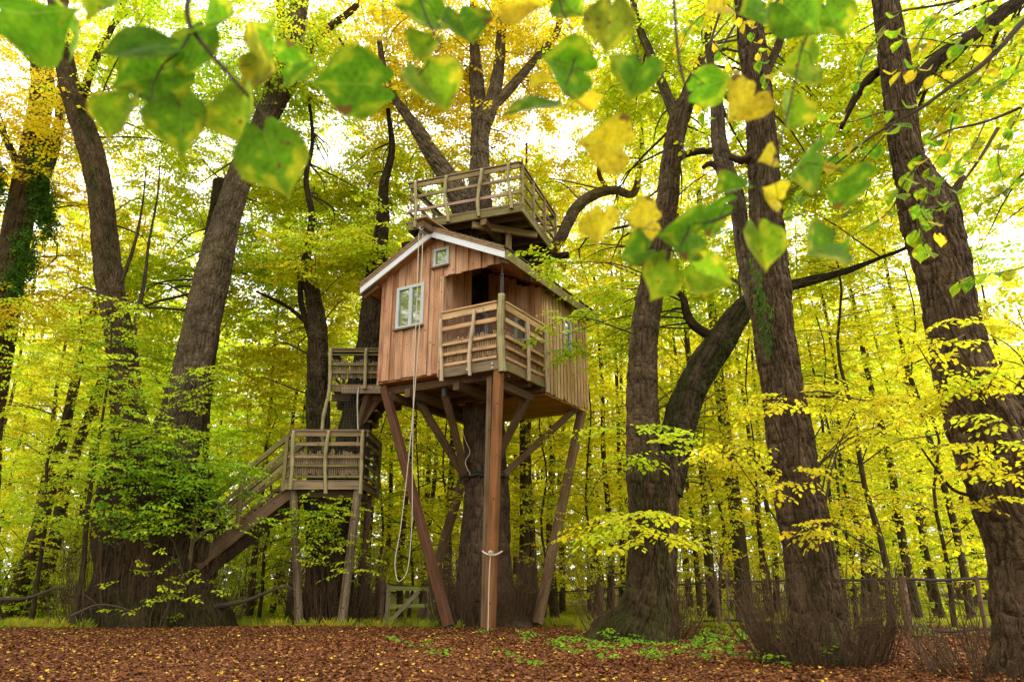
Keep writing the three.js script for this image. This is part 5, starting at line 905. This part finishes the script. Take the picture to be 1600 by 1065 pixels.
hangingTwig('green and yellow spotted leaves hanging at the top right of centre', 1.16, [[[870, -40, 4], [880, 20], [905, 60], [930, 75]], [[950, -40, 4], [975, 10], [990, 60], [1000, 95]], [[905, 60, 3], [890, 120], [880, 140]]], [
  [880, 102, 98, 176, 34, -12, 'green'], [830, 164, 108, 184, 15, 62, 'green'], [818, 6, 78, -20, 30, 20, 'yellow'], [843, 130, 46, 200, 10, 50, 'yellow', 0.05], [897, 14, 74, -60, 34, 14, 'green', 0.05], [952, 38, 100, -100, 16, 10, 'olive', -0.04], [993, 126, 92, -112, 26, 18, 'green'], [943, 226, 88, 185, 40, -18, 'yellow'], [922, 150, 50, 10, 10, 58, 'yellow', 0.1]]);
hangingTwig('dark twig with green and yellowing leaves crossing the upper right', 1.22, [[[1050, -40, 6], [1056, 40], [1062, 100], [1074, 150], [1066, 200], [1070, 260]], [[1290, -40, 5], [1275, 30], [1255, 70], [1240, 140]], [[1240, 140, 3], [1225, 200], [1210, 250], [1190, 290], [1150, 330]], [[1150, 330, 3], [1100, 350], [1060, 370]], [[1062, 100, 3], [1100, 130]]], [
  [1112, 132, 62, 10, 40, 10, 'green'], [1160, 166, 92, 225, 24, 10, 'yellow'], [1250, 103, 80, 200, 30, -10, 'lime', 0.05], [1252, 30, 102, -58, 24, 30, 'dark', -0.06], [1303, 28, 78, -80, 34, 24, 'green'], [1236, 178, 76, -105, 20, -10, 'lime', 0.04], [1200, 247, 38, -160, 40, 0, 'yellow', 0.1], [1252, 256, 98, 215, 20, -42, 'green'], [1326, 291, 98, 205, 20, -48, 'green'], [1206, 303, 46, 160, 40, 0, 'yellow', 0.08], [1142, 295, 70, 190, 15, 52, 'green'], [1108, 326, 88, 200, 20, -50, 'green', 0.02], [1180, 14, 60, 200, 40, 10, 'green', 0.05], [1120, 10, 50, 200, 40, 10, 'yellow', 0.15]]);
hangingTwig('cluster of green and yellow leaves right of the roof', 1.2, [[[1150, 330, 3], [1120, 345], [1080, 350], [1040, 360], [990, 355]], [[1080, 350, 3], [1060, 390], [1040, 405]], [[1260, 330, 3], [1220, 345], [1200, 352]], [[1330, 330, 3], [1300, 350]]], [
  [1066, 366, 86, 190, 40, -14, 'green'], [940, 358, 78, -100, 24, 30, 'yellow'], [1005, 342, 62, 180, 46, 0, 'yellow', 0.05], [992, 396, 66, -160, 32, 10, 'green', 0.02], [1192, 386, 86, -82, 20, -10, 'lime'], [1280, 390, 92, 205, 30, 16, 'green'], [1034, 435, 82, -112, 24, -14, 'lime', 0.02], [1112, 430, 72, -30, 34, 20, 'lime', 0.04]]);
// branches a few metres off at the upper right, leaves still told apart
function nearBranch(label, rows, d, subs, kinds, sizeM, perTwig) {
  const T = thing('overhanging_branch', label, 'branch', at(rows[0][0], rows[0][1], d)), main = rows.map(([x, y, w, dd = 0]) => at(x, y, d + dd)), sticks = [];
  const p = curvePts(main, 30); wpart(T, 'stem', stickGeo(p, rows[0][2] / 2 * mPerPx(150, d), 0.003, 7), twigMat);
  for (const line of subs) {
    const q = curvePts(line.map(([x, y, dd = 0]) => at(x, y, d + dd)), 18); sticks.push(stickGeo(q, 0.0045, 0.0018, 5));
    const n = perTwig ?? Math.max(3, Math.round(q.reduce((s, v, i) => s + (i ? v.distanceTo(q[i - 1]) : 0), 0) / 0.055));
    for (let i = 0; i < n; i++) {
      const k = Math.min(17, Math.floor((i + 0.6) / n * 18)), b = q[k].clone().lerp(q[k + 1], rnd()), tg = q[k + 1].clone().sub(q[k]).normalize(), sd = tg.clone().cross(Y_).normalize().multiplyScalar(i % 2 ? 1 : -1);
      const dir = tg.multiplyScalar(0.5).add(sd).add(V(gauss() * 0.3, rr(-0.9, -0.1), gauss() * 0.3)).normalize(), up = V(gauss() * 0.4, 1, gauss() * 0.4 + 0.2), x = dir.clone().cross(up).normalize(), nn = x.clone().cross(dir).normalize();
      const m = part(T, 'leaf', SMALL[Math.floor(rnd() * 4)], pick(LM[pick(kinds)])); m.quaternion.setFromRotationMatrix(new THREE.Matrix4().makeBasis(x, dir, nn));
      const L = sizeM * rr(0.7, 1.2), s = b.clone().addScaledVector(dir, 0.02); m.scale.setScalar(L); m.position.copy(s).sub(T.position); sticks.push(stickGeo([b, s], 0.0012, 0.001, 4));
    }
  }
  wpart(T, 'side_twigs', mergeGeometries(sticks), twigMat, 'stuff');
}
SEED = 17;
nearBranch('dark forked branch reaching in from the upper right edge with many small leaves', [[1650, -10, 11], [1600, 33], [1565, 72], [1530, 105], [1490, 132], [1440, 168], [1400, 190], [1350, 222], [1290, 268], [1230, 300]], 3.0,
  [[[1552, 85], [1540, 110, 0.05], [1520, 135], [1490, 160], [1460, 200], [1440, 250]], [[1500, 149], [1488, 190], [1478, 230], [1455, 262]], [[1440, 168], [1380, 175], [1330, 190], [1280, 190]], [[1565, 72], [1500, 70, 0.1], [1440, 60], [1390, 62]], [[1400, 190], [1375, 220, -0.1], [1340, 260], [1310, 300]], [[1350, 222], [1310, 240], [1270, 280], [1230, 330]], [[1490, 132], [1450, 110], [1410, 110], [1370, 130]], [[1455, 262], [1450, 300], [1440, 330], [1470, 370]], [[1440, 250], [1410, 290], [1390, 330], [1330, 370]]], ['lime', 'green', 'yellow', 'lime'], 0.072);
nearBranch('pale thin branch with scattered grey green leaves at the right edge', [[1660, 130, 7], [1600, 165], [1540, 190], [1480, 205], [1430, 235]], 3.6,
  [[[1600, 165], [1580, 200], [1560, 240], [1570, 290]], [[1540, 190], [1520, 230], [1500, 250]], [[1640, 250], [1600, 270], [1570, 300], [1530, 320]], [[1640, 400], [1590, 420], [1530, 430], [1500, 440]]], ['olive', 'lime', 'green'], 0.07);
nearBranch('short twig of big green leaves before the swollen scar of the right edge lime', [[1560, 200, 6], [1530, 250], [1500, 290], [1470, 320]], 3.9,
  [[[1530, 250], [1500, 262], [1470, 280], [1440, 300]], [[1500, 290], [1480, 320], [1450, 330], [1430, 370]], [[1470, 320], [1440, 360], [1450, 400]]], ['green', 'lime'], 0.09, 6);
nearBranch('leafy branch along the top edge right of centre', [[1640, -60, 8], [1560, -20], [1480, 5], [1400, 20], [1340, 50]], 3.2,
  [[[1480, 5], [1450, 40], [1430, 80]], [[1400, 20], [1370, 60], [1350, 90], [1340, 130]], [[1560, -20], [1540, 20], [1550, 50]], [[1640, -20], [1610, 20], [1580, 30]], [[1600, 80], [1580, 120], [1550, 140]]], ['lime', 'green', 'olive'], 0.07);
nearBranch('drooping branch of lime green leaves left of the straight lime at the top', [[1140, -60, 8], [1130, 0], [1112, 60], [1095, 110]], 4.5,
  [[[1130, 0], [1170, 40], [1190, 90], [1200, 130]], [[1112, 60], [1140, 100], [1165, 150]], [[1095, 110], [1090, 150], [1110, 190]], [[1130, 0], [1080, 40], [1060, 80]]], ['lime', 'yellow', 'green'], 0.075);

scene.traverse((o) => { if (o.isMesh) { o.castShadow = true; o.receiveShadow = true; } });
renderer.render(scene, camera);
